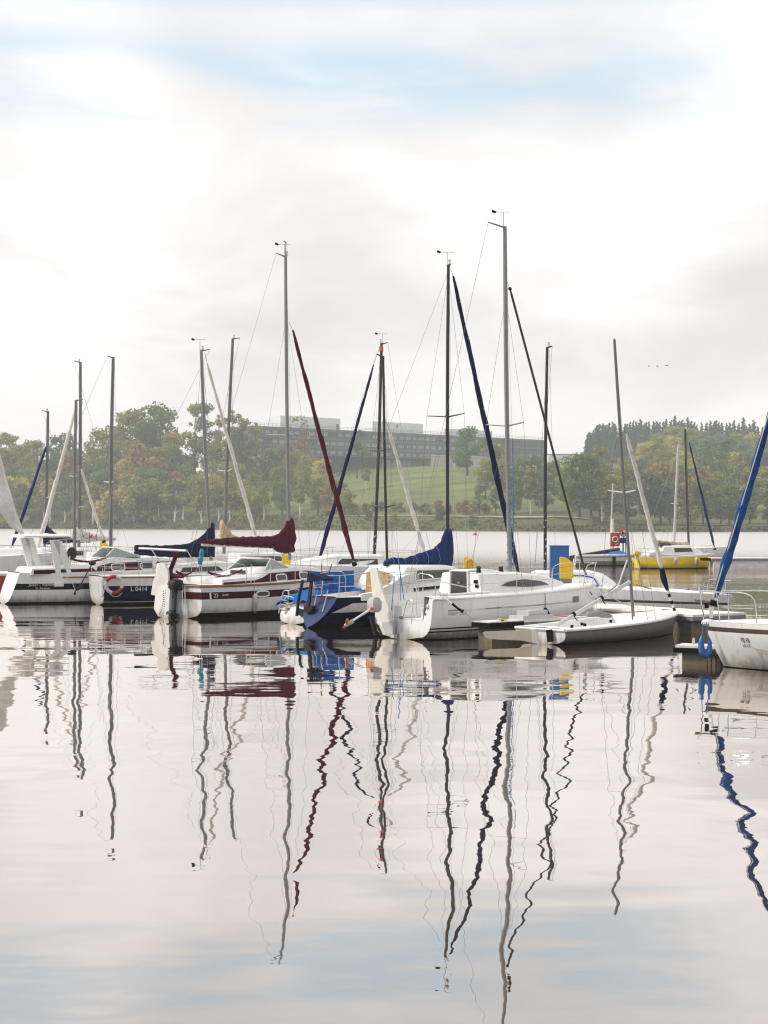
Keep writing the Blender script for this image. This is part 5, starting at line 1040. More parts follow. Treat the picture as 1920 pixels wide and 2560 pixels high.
def tree(kind, v, x, y, sc, leaf, label, group, rot=None, cat='tree', dz=0., wide=1.):
    key = (kind, v); nm = {'oak': 'broadleaf_tree', 'tall': 'tall_tree', 'birch': 'birch_tree', 'bush': 'bushy_tree', 'spruce': 'spruce_tree', 'pine': 'pine_tree', 'bare': 'thin_tree'}[kind]
    t = thing(nm, label, cat, (x, y, terr(x, y) + dz), rot if rot is not None else rnd.random() * 6.28, group); t.scale = (sc * wide, sc * wide, sc)
    if key not in PROTO_OBJ:
        tr = bpy.data.objects.new('trunk', PRO[key][1]); C.objects.link(tr); cr_ = bpy.data.objects.new('crown', PRO[key][0]); C.objects.link(cr_); PROTO_OBJ[key] = (tr, cr_)
    else:
        tr, cr_ = [o.copy() for o in PROTO_OBJ[key]]; C.objects.link(tr); C.objects.link(cr_)
    tr.parent = t; cr_.parent = t
    cr_.material_slots[0].link = 'OBJECT'; cr_.material_slots[0].material = M[leaf]
    return t
LC = {'leaf_dark': 'dark green', 'leaf_green': 'mid green', 'leaf_olive': 'olive green', 'leaf_yellow': 'yellowish', 'leaf_orange': 'orange autumn', 'leaf_brown': 'rusty brown', 'leaf_grey': 'grey green', 'leaf_spruce': 'blackish green'}
KN = {'oak': 'broad rounded tree', 'tall': 'tall slim tree', 'birch': 'white trunked birch', 'bush': 'low bushy tree'}
def pick(w):
    s_ = rnd.random() * sum(w.values())
    for k, x in w.items():
        s_ -= x
        if s_ <= 0: return k
    return k
def put(kind, X, Ytop, q, leaf, label, group, v=None, wide=1.):
    """a tree on the bearing of X, q metres behind the shore, its top reaching the height seen at Ytop"""
    y = 480.
    for _ in range(8): x = wx(X, y); y = shore(x, y) + q
    h = {'oak': 18.3, 'tall': 21.8, 'birch': 15.4, 'bush': 9.4, 'spruce': 18.7, 'pine': 15.6, 'bare': 14.6}[kind]
    g = terr(x, y); sc = max(.35, min(2.4, (wz(Ytop, y) - g) / h))
    return tree(kind, rnd.randrange(3) if v is None and kind not in ('pine', 'bare') else (v or 0), x, y, sc, leaf, label, group, wide=wide)
def row(X0, X1, step, q, ytop, jit, kinds, leaves, where, group, qj=5, wide=1.):
    X = X0
    while X < X1:
        k = pick(kinds); lf = pick(leaves); XX = X + rnd.uniform(-.3, .3) * step
        yt = interp(XX, ytop) + rnd.uniform(-jit, jit)
        put(k, XX, yt, q + rnd.uniform(-qj, qj), lf, f'{LC[lf]} {KN[k]} {where}', group, wide=wide * rnd.uniform(.9, 1.15)); X += step * rnd.uniform(.8, 1.2)
gL = 'trees of the wood behind the left boats'
mixL = {'leaf_green': 3, 'leaf_olive': 3, 'leaf_yellow': .9, 'leaf_dark': 2, 'leaf_brown': .5}
row(-60, 650, 36, 8, [(-60, 1195), (200, 1205), (400, 1190), (650, 1210)], 18, {'birch': 3.2, 'bush': .8}, {'leaf_olive': 3, 'leaf_yellow': 1.2, 'leaf_green': 2}, 'along the far left shore', gL, 3, wide=1.25)
row(-60, 640, 40, 28, [(-60, 1170), (200, 1160), (300, 1150), (450, 1160), (640, 1190)], 18, {'oak': 2, 'birch': 1, 'tall': .6}, mixL, 'in the middle of the left wood', gL, wide=1.1)
row(-60, 460, 46, 60, [(-60, 1125), (100, 1105), (200, 1125), (300, 1110), (460, 1130)], 14, {'oak': 3, 'tall': 1}, mixL, 'high in the left wood', gL)
row(470, 640, 44, 55, [(470, 1150), (640, 1165)], 10, {'oak': 2, 'bush': 1}, mixL, 'high in the left wood', gL)
row(-60, 330, 52, 95, [(-60, 1085), (40, 1063), (90, 1095), (135, 1055), (190, 1100), (230, 1062), (300, 1060), (330, 1080)], 8, {'oak': 2.5, 'tall': 1}, {'leaf_green': 2, 'leaf_olive': 2, 'leaf_dark': 2}, 'on the crest of the left wood', gL)
gC = 'tall trees on the crest left of the office building'
for kind, X, Yt, q, lf, lb_ in (('oak', 330, 1012, 92, 'leaf_olive', 'highest left tree of the crest, olive with ragged top'), ('oak', 385, 1000, 95, 'leaf_green', 'highest green tree of the crest right of its olive twin'), ('oak', 372, 1040, 82, 'leaf_dark', 'dark green tree in front of the two highest crest trees'),
                              ('oak', 435, 1072, 80, 'leaf_brown', 'rusty brown tree on the right slope of the highest crest trees'), ('oak', 432, 1102, 68, 'leaf_green', 'round green tree low at the right end of the left crest'), ('bush', 365, 1102, 55, 'leaf_orange', 'bright orange autumn tree in the middle of the left wood'), ('bush', 172, 1128, 60, 'leaf_orange', 'small orange autumn tree behind the tall pale mast'),
                              ('tall', 488, 1005, 92, 'leaf_olive', 'tall slim tree left of the mast with the navy sail cover'), ('tall', 512, 1003, 97, 'leaf_green', 'tall slim green tree behind the mast with the navy sail cover'), ('tall', 548, 1030, 92, 'leaf_olive', 'slim tree between the two pale masts'), ('tall', 582, 1018, 95, 'leaf_olive', 'tall slim tree behind the mast with the tan sail cover'), ('oak', 545, 1105, 74, 'leaf_green', 'round green tree under the slim crest trees'),
                              ('tall', 608, 1042, 96, 'leaf_brown', 'thin brownish tree just left of the office building'), ('tall', 640, 1050, 100, 'leaf_olive', 'thin olive tree in front of the left end of the building'), ('tall', 600, 1060, 88, 'leaf_dark', 'dark slim tree left of the office building')):
    put(kind, X, Yt, q, lf, lb_, gC, wide=.85 if kind == 'tall' else 1.)
gM = 'trees on the meadow slope below the office building'
for kind, X, Yt, q, lf, lb_ in (('bush', 690, 1108, 120, 'leaf_green', 'green bushy tree in front of the left half of the building'), ('bare', 752, 1028, 132, 'leaf_brown', 'nearly bare thin tree rising in front of the building'), ('oak', 740, 1120, 110, 'leaf_olive', 'olive tree in front of the building left of the maroon jib'), ('oak', 700, 1160, 60, 'leaf_green', 'dark leafy tree left of the grass slope'), ('oak', 770, 1130, 85, 'leaf_olive', 'olive tree on the slope behind the maroon jib'),
                              ('oak', 810, 1140, 70, 'leaf_yellow', 'yellowish tree between the maroon and blue furled jibs'), ('birch', 660, 1205, 12, 'leaf_olive', 'birch at the shore left of the maroon mast'), ('oak', 705, 1195, 25, 'leaf_green', 'green shore tree behind the maroon sail cover'), ('birch', 750, 1200, 14, 'leaf_olive', 'olive shore birch left of the maroon jib'), ('oak', 795, 1190, 30, 'leaf_green', 'green shore tree behind the crossing furled jibs'), ('bush', 838, 1195, 30, 'leaf_brown', 'brown bushy tree at the left edge of the grass slope'),
                              ('bush', 870, 1225, 22, 'leaf_olive', 'low olive bush at the left foot of the grass slope'), ('pine', 893, 1066, 150, 'leaf_dark', 'twin trunked pine left of the two dark masts'), ('pine', 905, 1090, 148, 'leaf_green', 'shorter pine beside the twin trunked pine'), ('birch', 915, 1165, 95, 'leaf_olive', 'small slim tree on the grass slope'), ('oak', 1168, 1058, 140, 'leaf_green', 'single round tree standing in front of the right part of the building'), ('bush', 1235, 1105, 120, 'leaf_olive', 'olive tree behind the navy furled jib'),
                              ('bush', 1100, 1270, 12, 'leaf_dark', 'low dark shrub on the bank by the path'), ('bush', 920, 1272, 12, 'leaf_dark', 'low dark shrub on the bank left of the black mast'), ('bush', 985, 1284, 5, 'leaf_olive', 'tiny olive shrub at the waterline'), ('bush', 1180, 1288, 6, 'leaf_green', 'tiny green shrub at the waterline right of the black mast')):
    put(kind, X, Yt, q, lf, lb_, gM)
gR = 'trees on the bank behind the white sailboat bow'
mixR = {'leaf_green': 3, 'leaf_olive': 2.5, 'leaf_grey': 2, 'leaf_yellow': .6}
row(1215, 1400, 42, 70, [(1215, 1150), (1300, 1130), (1400, 1150)], 10, {'oak': 3, 'birch': 1}, mixR, 'on the slope right of the meadow', gR)
row(1205, 1400, 40, 25, [(1205, 1200), (1300, 1165), (1400, 1185)], 16, {'oak': 2, 'birch': 1, 'tall': .7}, mixR, 'on the bank right of the meadow', gR)
row(840, 1230, 24, 30, [(840, 1262), (1010, 1262), (1230, 1250)], 9, {'bush': 1}, {'leaf_dark': 1, 'leaf_olive': 1, 'leaf_brown': 1}, 'scrubby at the foot of the meadow', gR, 4)
for kind, X, Yt, q, lf, lb_ in (('oak', 1448, 1122, 18, 'leaf_green', 'large green tree with a bare trunk left of the wooden shed'), ('oak', 1478, 1128, 24, 'leaf_green', 'large green tree with a bare trunk above the wooden shed'), ('tall', 1500, 1112, 34, 'leaf_olive', 'tall slim tree behind the leaning dinghy mast'), ('oak', 1420, 1160, 40, 'leaf_olive', 'olive tree behind the thin black mast'), ('birch', 1505, 1200, 18, 'leaf_green', 'small tree right of the wooden shed')):
    put(kind, X, Yt, q, lf, lb_, gR)
gW = 'trees of the hill wood on the right'
mixW = {'leaf_green': 2., 'leaf_olive': 3.4, 'leaf_grey': 2.4, 'leaf_yellow': 1.0, 'leaf_brown': .35, 'leaf_dark': .6}
row(1525, 1990, 42, 20, [(1525, 1200), (1600, 1170), (1700, 1200), (1990, 1215)], 22, {'oak': 2, 'birch': .8, 'tall': .7}, mixW, 'along the far right shore', gW)
row(1560, 1990, 44, 70, [(1560, 1165), (1620, 1145), (1700, 1160), (1990, 1165)], 14, {'oak': 3, 'birch': .5}, mixW, 'low on the right hill', gW, 10)
row(1560, 1990, 44, 150, [(1560, 1150), (1620, 1128), (1700, 1118), (1990, 1130)], 10, {'oak': 3, 'tall': .4}, mixW, 'half way up the right hill', gW, 14)
row(1580, 1990, 42, 240, [(1580, 1125), (1650, 1090), (1720, 1085), (1990, 1100)], 9, {'oak': 3}, mixW, 'high on the right hill', gW, 14, 1.1)
row(1600, 1990, 40, 330, [(1600, 1105), (1680, 1062), (1750, 1078), (1990, 1082)], 6, {'oak': 3}, {'leaf_olive': 3, 'leaf_yellow': 1, 'leaf_grey': 2}, 'just below the conifers', gW, 14, 1.1)
put('oak', 1690, 1060, 330, 'leaf_olive', 'pale olive dome shaped tree in front of the conifer line', gW, wide=1.5)
put('birch', 1752, 1168, 60, 'leaf_orange', 'orange brown tree behind the yellow boat jib', gW, wide=1.5); put('birch', 1700, 1180, 50, 'leaf_brown', 'rusty tree behind the pale far mast', gW, wide=1.4)
gS = 'dark conifers along the hill crest'
X = 1470.
while X < 1985:
    yt = interp(X, [(1465, 1075), (1490, 1058), (1515, 1052), (1600, 1050), (1700, 1045), (1800, 1050), (1985, 1058)]) + rnd.gauss(0, 6)
    put('spruce', X, yt, 455 + rnd.uniform(-14, 14), 'leaf_spruce', 'dark pointed conifer in the row on the hill crest', gS, wide=rnd.uniform(1.0, 1.5)); X += rnd.choice((4., 6.5, 8., 10., 12.))
for X, yt, q, lb_ in ((1466, 1092, 340, 'leftmost dark conifer stepping down the end of the crest'), (1476, 1075, 360, 'dark conifer second from the left end of the crest'), (1491, 1056, 380, 'tall pointed conifer at the left end of the crest'), (1484, 1112, 330, 'short dark conifer under the left end of the crest')): put('spruce', X, yt, q, 'leaf_spruce', lb_, gS, wide=1.2)
X = 1500.
while X < 1985:
    put('spruce', X, interp(X, [(1500, 1085), (1600, 1078), (1985, 1080)]) + rnd.uniform(-6, 6), 400 + rnd.uniform(-12, 12), 'leaf_spruce', 'dark conifer in the lower row under the hill crest', gS, wide=1.3); X += rnd.uniform(18, 26)
# shoreline scrub: nobody could count it
r_ = random.Random(5); vs = []; fs = []
for i in range(15000):
    X = r_.uniform(-80, 2000); y = 470.
    
    if X > 800 and r_.random() < .62 - .4 * noise.noise(Vector((X * .02, 0, 0))): continue
    qq = r_.random() ** 1.4 * (16 if X < 900 else (12 if X < 1300 else 7))
    for _ in range(4): x = wx(X, y); y = shore(x, y) + qq
    hh = (1.1 if X < 900 else 1.0) * (.4 + .9 * abs(noise.noise(Vector((x * .15, y * .15, 1))))) * 1.3
    p = Vector((x, y, terr(x, y) + r_.random() * hh)); s_ = r_.uniform(.22, .5); nrm = Vector((r_.gauss(0, 1), r_.gauss(0, 1) - .4, r_.gauss(0, .8) + .4)).normalized(); a = nrm.orthogonal().normalized(); a = Matrix.Rotation(r_.random() * 6.28, 3, nrm) @ a; c = nrm.cross(a); o = len(vs)
    vs += [tuple(p - a * s_), tuple(p - c * s_ * .6), tuple(p + a * s_), tuple(p + c * s_ * .6)]; fs.append([o, o + 1, o + 2, o + 3])
b = MB(); b.add(vs, fs); tag(b.build('undergrowth', 'brush', smooth=False), 'brownish green scrub along the far waterline', kind='stuff')
# ================================================================== office building
d0_, d1_ = 640., 755.
pa, pb_ = Vector((wx(628, d0_), d0_, 0)), Vector((wx(1362, d1_), d1_, 0)); ln = (pb_ - pa).length; ba = math.atan2(pb_.y - pa.y, pb_.x - pa.x)
zr = wz(1064, d0_); zg = 26.3
Bg = thing('office_building', 'long dark three storey office building with white rooftop boxes on the hill', 'building', (pa.x, pa.y, 0), ba)
b = MB(); b.box((ln / 2, 8, (zr + zr - 11.4) / 2), (ln, 16, 11.4)); b.build('upper_wall', 'facade_dark', Bg)
b = MB(); b.box((ln / 2, 10, (zr - 11.4 + 18) / 2), (ln - 6, 11, zr - 11.4 - 18)); b.build('ground_storey', 'facade_dark', Bg)
b = MB()
for k in range(4): b.box((ln / 2, -.12, zr - .45 - k * 3.55), (ln + .2, .34, .95))
b.build('floor_band', 'facade_slat', Bg)
b = MB()
for i in range(int(ln / .9)): b.box((.7 + i * .9, -.14, zr - 5.7), (.20, .12, 10.6))
b.build('facade_fin', 'facade_slat', Bg)
b = MB(); b.box((0, -.02, 0), (3.2, .10, 1.45)); w0 = b.build('window', 'window_far', Bg); w0.location = (4.3, 0, zr - 2.1)
for s_ in range(3):
    for i in range(33):
        if (s_, i) == (0, 0): continue
        c = w0.copy(); C.objects.link(c); c.parent = Bg; c.location = (4.3 + i * 3.85 + rnd.uniform(-.3, .3), 0, zr - 2.1 - s_ * 3.7); c.material_slots[0].link = 'OBJECT'; c.material_slots[0].material = M['window_dark' if rnd.random() < .22 else 'window_far']; c.scale = (rnd.choice((.7, .85, 1.)), 1, 1)
b = MB()
for i in range(int(ln / 2)): b.tube([(1 + i * 2, .4, zr), (1 + i * 2, .4, zr + 1.3)], .06, 4)
for z in (.7, 1.3): b.tube([(.4, .4, zr + z), (ln - .4, .4, zr + z)], .05, 4)
b.build('roof_railing', 'alu', Bg)
def bx_at(X):  # along-facade distance on the bearing of X
    k = (X - CX) / F; return (k * pa.y - pa.x) / (math.cos(ba) - k * math.sin(ba))
for X0, X1, Yt in ((716, 866, 1043), (947, 1073, 1057), (1127, 1246, 1075)):
    a, c = bx_at(X0), bx_at(X1); ym = pa.y + (a + c) / 2 * math.sin(ba) + 4; zt = wz(Yt, ym)
    b = MB(); b.box(((a + c) / 2, 8.5, (zr + zt) / 2), (c - a, 9, zt - zr)); o = b.build('rooftop_box', 'wall_white', Bg)
    b = MB(); b.box((c - 1.6, 3.96, zr + 1.4), (1.4, .12, 2.6)) if X0 != 947 else b.box(((a + c) / 2 - .6, 3.96, zt - 1.6), (.9, .12, 1.6)); b.build('door' if X0 != 947 else 'vent_opening', 'grey_plastic', o)
# ground-floor glazing and the pale pavilion wing
a, c = bx_at(960), bx_at(1060); b = MB(); b.box(((a + c) / 2, 3.0, zr - 13.6), (c - a, 3., 4.4)); b.build('glazed_hall', 'window_far', Bg)
b = MB()
for i in range(9): b.box((lerp(a, c, i / 8), 1.45, zr - 13.6), (.18, .16, 4.4))
b.build('hall_mullion', 'facade_dark', Bg)
a, c = bx_at(1060), bx_at(1216); zt = wz(1142, pa.y + (a + c) / 2 * math.sin(ba)); zb_ = zt - 7.2
b = MB(); b.box(((a + c) / 2, -1.2, (zt + zb_) / 2), (c - a, 6.4, zt - zb_)); pv = b.build('pavilion_wing', 'wall_pale', Bg)
for i in range(5):
    b = MB(); x0 = lerp(a, c, .20 + i * .155); b.box((x0 + 1.5, -4.42, zb_ + 3.6), ((c - a) * .14, .12, 3.4)); b.build('window', 'window_far', pv)
b = MB(); b.box(((a + c) / 2, -1.2, zt + .12), (c - a + .6, 7., .24)); b.build('roof_edge', 'wall_white', pv)
a, c = bx_at(820), bx_at(1060); b = MB(); b.prism([(a, -2.5, zr - 11.2), (c, -2.5, zr - 11.2), (c, -2.5, zr - 10.7), (a, -2.5, zr - 10.9)], (0, 4.6, 0)); b.build('canopy', 'facade_slat', Bg)
a = bx_at(640); b = MB(); b.box((a + 2, .8, zr - 13.8), (8, 2.4, 4.6)); eb = b.build('entrance_block', 'wall_pale', Bg); b = MB(); b.box((a + 3.4, -.44, zr - 14.2), (1.8, .1, 3.2)); b.build('door', 'grey_plastic', eb)
# small houses at the right end
def house(name, label, X, Y0, d, w, h, dep, wallm, roofm, roofh, Yb=None):
    z = wz(Y0, d); t = thing(name, label, 'house', (wx(X, d), d, z - h), 0, None)
    b = MB(); b.box((0, dep / 2, h / 2 - 2), (w, dep, h + 4)); b.build('wall', wallm, t)
    b = MB()
    if roofh > 0: b.prism([(-w / 2 - .4, -.4, h), (w / 2 + .4, -.4, h), (w / 2 + .4, dep / 2, h + roofh), (-w / 2 - .4, dep / 2, h + roofh)], (0, 0, .25)); b.prism([(-w / 2 - .4, dep + .4, h), (w / 2 + .4, dep + .4, h), (w / 2 + .4, dep / 2, h + roofh), (-w / 2 - .4, dep / 2, h + roofh)], (0, 0, .25))
    else: b.box((0, dep / 2, h + .12), (w + .5, dep + .5, .24))
    b.build('roof', roofm, t)
    b = MB(); b.box((0, -.03, h * .55), (w * .5, .08, h * .35)); b.build('window', 'window_far', t)
    return t
house('flat_roofed_house', 'grey flat roofed house beyond the right end of the office building', 1405, 1136, 700, 12, 5, 8, 'wall_white', 'roof_slate', 0)
house('brick_house', 'brownish house behind the tall bank trees', 1530, 1150, 600, 12, 5, 9, 'brick_brown', 'brick_brown', 0)
hs = thing('slate_roofed_house', 'small house with a slanted blue grey roof and white edge on the slope', 'house', (wx(1526, 545), 545, wz(1187, 545) - 3), 0)
b = MB(); b.box((0, 3, .7), (5.2, 6, 4.4)); b.build('wall', 'wall_pale', hs)
b = MB(); b.prism([(-2.4, -.6, 5.4), (2.9, -.6, 3.0), (-2.4, -.6, 3.0)], (0, 1.2, 0)); b.prism([(-2.4, 3, 5.6), (3.1, 3, 2.9), (-2.4, 3, 2.9)], (0, 6.2, 0)); b.build('roof', 'roof_slate', hs)
b = MB(); b.tube([(-2.4, -1.25, 5.5), (2.95, -1.25, 3.0), (-2.4, -1.25, 3.0)], .16, 5); b.build('white_verge', 'wall_white', hs)
x, y = wx(1500, 440), 440.; 
for _ in range(5): x = wx(1500, y); y = shore(x, y) + 9
sh = thing('wooden_shed', 'small grey wooden shed with open side by the far shore', 'shed', (x, y, terr(x, y)), 0)
b = MB(); b.box((-.9, 1.2, 1.1), (2.4, 2.6, 2.6)); b.build('wall', 'old_wood', sh); b = MB(); b.prism([(-2.4, 1.2, 2.45), (2.4, 1.2, 2.75), (2.4, 1.2, 2.95), (-2.4, 1.2, 2.65)], (0, 3.4, 0)); b.build('roof', 'old_wood', sh)
b = MB(); b.box((2.0, -.1, 1.2), (.16, .16, 3.0)); b.build('post', 'old_wood', sh); b = MB(); b.box((2.0, 2.4, 1.2), (.16, .16, 3.0)); b.build('post', 'old_wood', sh)
b = MB(); b.box((.9, .2, .5), (1.8, .1, .8)); b.build('low_fence', 'old_wood', sh)
# ================================================================== water
wm = bpy.data.materials.new('water'); wm.use_nodes = True; nt = wm.node_tree; L = nt.links.new; M['water'] = wm
bs = nt.nodes['Principled BSDF']; bs.inputs['Base Color'].default_value = (.085, .062, .045, 1); bs.inputs['IOR'].default_value = 1.33; bs.inputs['Roughness'].default_value = .02
gl = nd(nt, 'ShaderNodeBsdfGlossy'); gl.inputs['Color'].default_value = (.98, .918, .878, 1)
ms = nd(nt, 'ShaderNodeMixShader'); lw = nd(nt, 'ShaderNodeLayerWeight'); lw.inputs['Blend'].default_value = .5; fm = nd(nt, 'ShaderNodeMath', operation='MULTIPLY_ADD'); fm.inputs[1].default_value = 1.42; fm.inputs[2].default_value = -.47; L(lw.outputs['Facing'], fm.inputs[0]); L(fm.outputs[0], ms.inputs[0])
L(bs.outputs[0], ms.inputs[1]); L(gl.outputs[0], ms.inputs[2]); L(ms.outputs[0], nt.nodes['Material Output'].inputs['Surface'])
tc = nd(nt, 'ShaderNodeTexCoord'); sp = nd(nt, 'ShaderNodeSeparateXYZ'); L(tc.outputs['Object'], sp.inputs[0])
def nz(scale, det, sx=1., sy=1., rot=0., rough=.5, dist=0.):
    mp = nd(nt, 'ShaderNodeMapping'); mp.inputs['Scale'].default_value = (sx, sy, 1); mp.inputs['Rotation'].default_value = (0, 0, rot); L(tc.outputs['Object'], mp.inputs[0])
    n = nd(nt, 'ShaderNodeTexNoise'); n.inputs['Scale'].default_value = scale; n.inputs['Detail'].default_value = det; n.inputs['Roughness'].default_value = rough; n.inputs['Distortion'].default_value = dist; L(mp.outputs[0], n.inputs['Vector']); return n.outputs['Fac']
def math_(op, a, b_=None, c=None):
    n = nd(nt, 'ShaderNodeMath', operation=op)
    for i, v in enumerate((a, b_, c)):
        if v is None: continue
        if isinstance(v, (int, float)): n.inputs[i].default_value = v
        else: L(v, n.inputs[i])
    return n.outputs[0]
def mrng(v, a, b_, c, d, smooth=True):
    n = nd(nt, 'ShaderNodeMapRange', interpolation_type='SMOOTHSTEP' if smooth else 'LINEAR'); n.inputs['From Min'].default_value = a; n.inputs['From Max'].default_value = b_; n.inputs['To Min'].default_value = c; n.inputs['To Max'].default_value = d; L(v, n.inputs['Value']); return n.outputs[0]
big = nz(.52, 1.5, rot=.5); mid = nz(2.1, 2.5, rot=.9); fine = nz(9., 2)
lee = mrng(sp.outputs['Y'], 24, 39, 1., .22)          # sheltered water close to the hulls
gust = mrng(nz(.09, 2, sx=.5), .42, .66, .35, 1.25)   # cat's paws
amp = math_('MULTIPLY', lee, gust)
h = math_('MULTIPLY_ADD', mid, .0013, math_('MULTIPLY', big, .030)); h = math_('MULTIPLY', h, amp)
h = math_('MULTIPLY_ADD', math_('MULTIPLY', nz(2.6, 3, sx=.30, rot=.06), math_('MULTIPLY', mrng(sp.outputs['Y'], 22, 32, .10, 1.), mrng(nz(.16, 3, sx=.45), .46, .60, .05, 1.))), .0032, math_('MULTIPLY_ADD', nz(.11, 2, sx=.6, rot=.3), .10, h))
h = math_('MULTIPLY_ADD', nz(.42, 3, sx=.28, rot=-.08), .013, h)
h = math_('MULTIPLY_ADD', math_('MULTIPLY', nz(5.5, 3, sx=.6, rot=.2), mrng(nz(.055, 4, sx=.5, rot=.15), .50, .60, 0, 1.)), .0016, h)
open_ = mrng(sp.outputs['Y'], 58, 110, 0., 1.)        # wind ripples beyond the pontoon
rip = nz(1.5, 4, sx=.55, rough=.6); h = math_('ADD', h, math_('MULTIPLY', math_('MULTIPLY', rip, .03), open_))
bp = nd(nt, 'ShaderNodeBump'); bp.inputs['Distance'].default_value = 1.; bp.inputs['Strength'].default_value = 1.; L(h, bp.inputs['Height'])
L(bp.outputs[0], bs.inputs['Normal']); L(bp.outputs[0], gl.inputs['Normal'])
rg = mrng(sp.outputs['Y'], 60, 200, .005, .36); L(rg, gl.inputs['Roughness']); L(rg, bs.inputs['Roughness'])
b = MB(); b.add([(-600, -24, 0), (600, -24, 0), (600, 700, 0), (-600, 700, 0)], [[0, 1, 2, 3]]); tag(b.build('water', 'water', smooth=False), 'calm lake water with soft ripples', kind='structure')
# ================================================================== haze
hm = bpy.data.materials.new('haze'); hm.use_nodes = True; nt = hm.node_tree; nt.nodes.remove(nt.nodes['Principled BSDF'])
pv = nd(nt, 'ShaderNodeVolumePrincipled'); pv.inputs['Color'].default_value = (.90, .96, .98, 1); pv.inputs['Density'].default_value = HAZE; pv.inputs['Anisotropy'].default_value = .3
nt.links.new(pv.outputs[0], nt.nodes['Material Output'].inputs['Volume']); M['haze'] = hm
zt_ = 75.
b = MB(); b.box((0, 750, (zt_ - 8) / 2), (1300, 1600, zt_ + 8)); tag(b.build('haze', 'haze', smooth=False), 'thin pale haze over the lake', kind='stuff')
# ================================================================== sky, sun, camera
w = bpy.data.worlds.new('World'); SC.world = w; w.use_nodes = True; nt = w.node_tree; L = nt.links.new
SUN_EL, SUN_AZ = 38., -96.     # azimuth from the view direction, negative to the left
bg = nt.nodes['Background']; bg.inputs['Strength'].default_value = .1
sk = nd(nt, 'ShaderNodeTexSky', sky_type='NISHITA'); sk.sun_disc = False; sk.sun_elevation = R(SUN_EL); sk.sun_rotation = R(SUN_AZ); sk.air_density = 1.; sk.dust_density = 1.2; sk.ozone_density = 1.5
tc = nd(nt, 'ShaderNodeTexCoord'); sp = nd(nt, 'ShaderNodeSeparateXYZ'); L(tc.outputs['Generated'], sp.inputs[0])
zc = math_('MAXIMUM', sp.outputs['Z'], 0.)
den = math_('ADD', zc, .16)
px, py = math_('DIVIDE', sp.outputs['X'], den), math_('DIVIDE', sp.outputs['Y'], den)
cx = nd(nt, 'ShaderNodeCombineXYZ'); L(px, cx.inputs[0]); L(py, cx.inputs[1])
def cn(scale, det, sx, sy, off, rough=.55, dist=0.):
    mp = nd(nt, 'ShaderNodeMapping'); mp.inputs['Scale'].default_value = (sx, sy, 1); mp.inputs['Location'].default_value = off; L(cx.outputs[0], mp.inputs[0])
    n = nd(nt, 'ShaderNodeTexNoise'); n.inputs['Scale'].default_value = scale; n.inputs['Detail'].default_value = det; n.inputs['Roughness'].default_value = rough; n.inputs['Distortion'].default_value = dist; L(mp.outputs[0], n.inputs['Vector']); return n.outputs['Fac']
streak = cn(1.5, 7, 1.0, 1.7, (3.1, 1.7, 0), .5, .4)
band = math_('MAXIMUM', math_('MULTIPLY', mrng(zc, .225, .262, 0, 1), mrng(zc, .272, .298, 1, .25)), math_('MULTIPLY', mrng(zc, .296, .312, 0, .75), mrng(zc, .32, .36, 1, .3)))
gapn = mrng(math_('ADD', streak, math_('MULTIPLY', sp.outputs['X'], -.27)), .34, .56, 0, 1)
gap = math_('MULTIPLY', math_('MULTIPLY', band, gapn), .9)
puff = cn(1.0, 6, 1.35, .85, (8.3, 2.2, 0), .5, .5)
lowb = math_('MULTIPLY', mrng(zc, .03, .10, .55, 1), mrng(zc, .13, .22, 1, .8))
shade = math_('MULTIPLY', mrng(puff, .36, .66, 0, 1), lowb)
high = math_('MULTIPLY', mrng(cn(1.1, 5, 1., 1.3, (1.2, 5.5, 0)), .36, .60, 0, 1), mrng(zc, .285, .335, 0, 1))
shade = math_('MAXIMUM', shade, math_('MULTIPLY', high, 1.0))
sunw = nd(nt, 'ShaderNodeVectorMath', operation='DOT_PRODUCT'); L(tc.outputs['Generated'], sunw.inputs[0]); sunw.inputs[1].default_value = (.36, .73, .58)   # the cloud is thinner and brighter ahead, to the right
glow = mrng(sunw.outputs['Value'], -.6, 1., .86, 1.08, False)
cl = nd(nt, 'ShaderNodeMix', data_type='RGBA'); cl.inputs[6].default_value = (9.45, 9.3, 9.17, 1); cl.inputs[7].default_value = (6.6, 6.4, 6.35, 1); L(shade, cl.inputs[0])
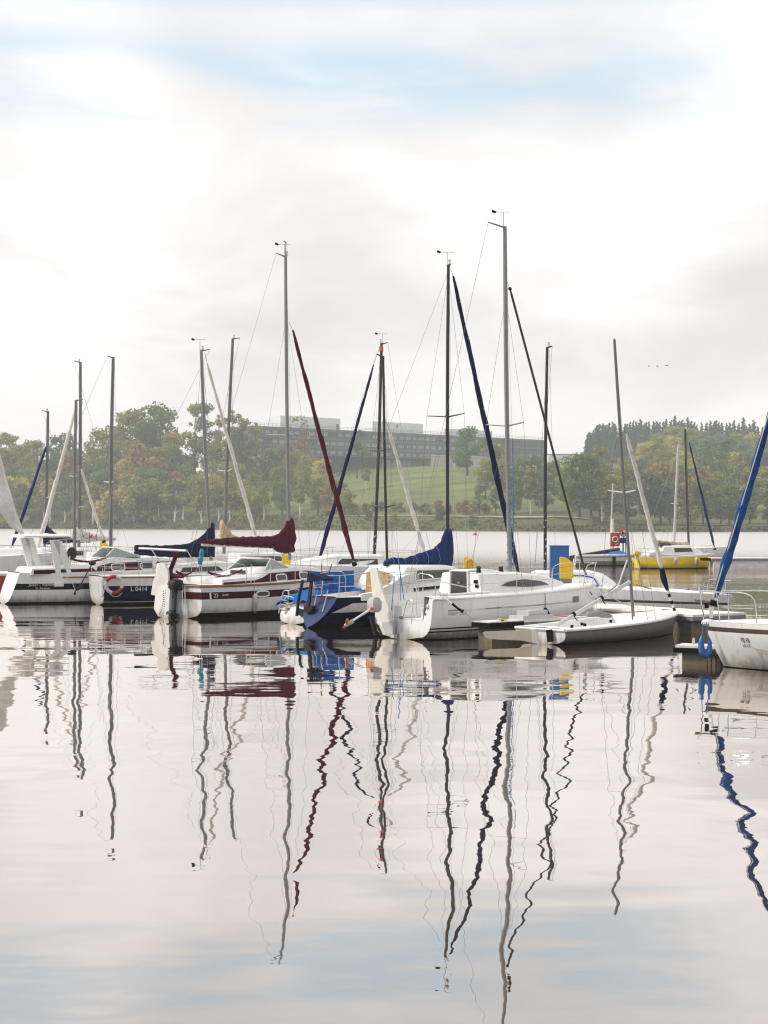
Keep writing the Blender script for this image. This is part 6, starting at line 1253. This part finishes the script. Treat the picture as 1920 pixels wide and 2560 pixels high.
hz = nd(nt, 'ShaderNodeMix', data_type='RGBA'); L(mrng(zc, 0, .16, .75, 0), hz.inputs[0]); hz.inputs[7].default_value = (9.5, 9.0, 8.8, 1); L(cl.outputs[2], hz.inputs[6])
gm = nd(nt, 'ShaderNodeMix', data_type='RGBA', blend_type='MULTIPLY'); gm.inputs[0].default_value = 1.; L(hz.outputs[2], gm.inputs[6]); L(glow, gm.inputs[7])
# thin veil over the blue: some cloud white mixed with the sky colour
veil = nd(nt, 'ShaderNodeMix', data_type='RGBA'); veil.inputs[0].default_value = .8; L(sk.outputs[0], veil.inputs[6]); veil.inputs[7].default_value = (5.9, 7.7, 9.0, 1)
mx = nd(nt, 'ShaderNodeMix', data_type='RGBA'); L(gap, mx.inputs[0]); L(gm.outputs[2], mx.inputs[6]); L(veil.outputs[2], mx.inputs[7]); L(mx.outputs[2], bg.inputs['Color'])
sun = bpy.data.lights.new('sun', 'SUN'); sun.energy = 2.6; sun.angle = R(16); sun.color = (1., .92, .82); so = bpy.data.objects.new('sun', sun); C.objects.link(so)
sd = Vector((math.sin(R(SUN_AZ)) * math.cos(R(SUN_EL)), math.cos(R(SUN_AZ)) * math.cos(R(SUN_EL)), math.sin(R(SUN_EL)))); so.rotation_euler = sd.to_track_quat('Z', 'Y').to_euler(); so.location = (40, 60, 60)
cam = bpy.data.cameras.new('camera'); co = bpy.data.objects.new('camera', cam); C.objects.link(co); SC.camera = co
co.location = (0, 0, EYE); co.rotation_euler = (R(90), 0, 0); cam.sensor_fit = 'HORIZONTAL'; cam.sensor_width = 24.; cam.lens = 24. * F / 1920.; cam.shift_y = -(1280. - YH) / 1920.; cam.clip_start = .1; cam.clip_end = 4000.
SC.view_settings.view_transform = 'Standard'; SC.view_settings.look = 'None'; SC.view_settings.exposure = .22; SC.view_settings.gamma = 1.
SC.render.engine = 'CYCLES'; cy = SC.cycles; cy.use_denoising = True; cy.max_bounces = 8; cy.diffuse_bounces = 3; cy.glossy_bounces = 4; cy.transmission_bounces = 2; cy.transparent_max_bounces = 4; cy.volume_bounces = 1; cy.caustics_reflective = False; cy.caustics_refractive = False; cy.sample_clamp_indirect = 6.; cy.filter_width = 1.2
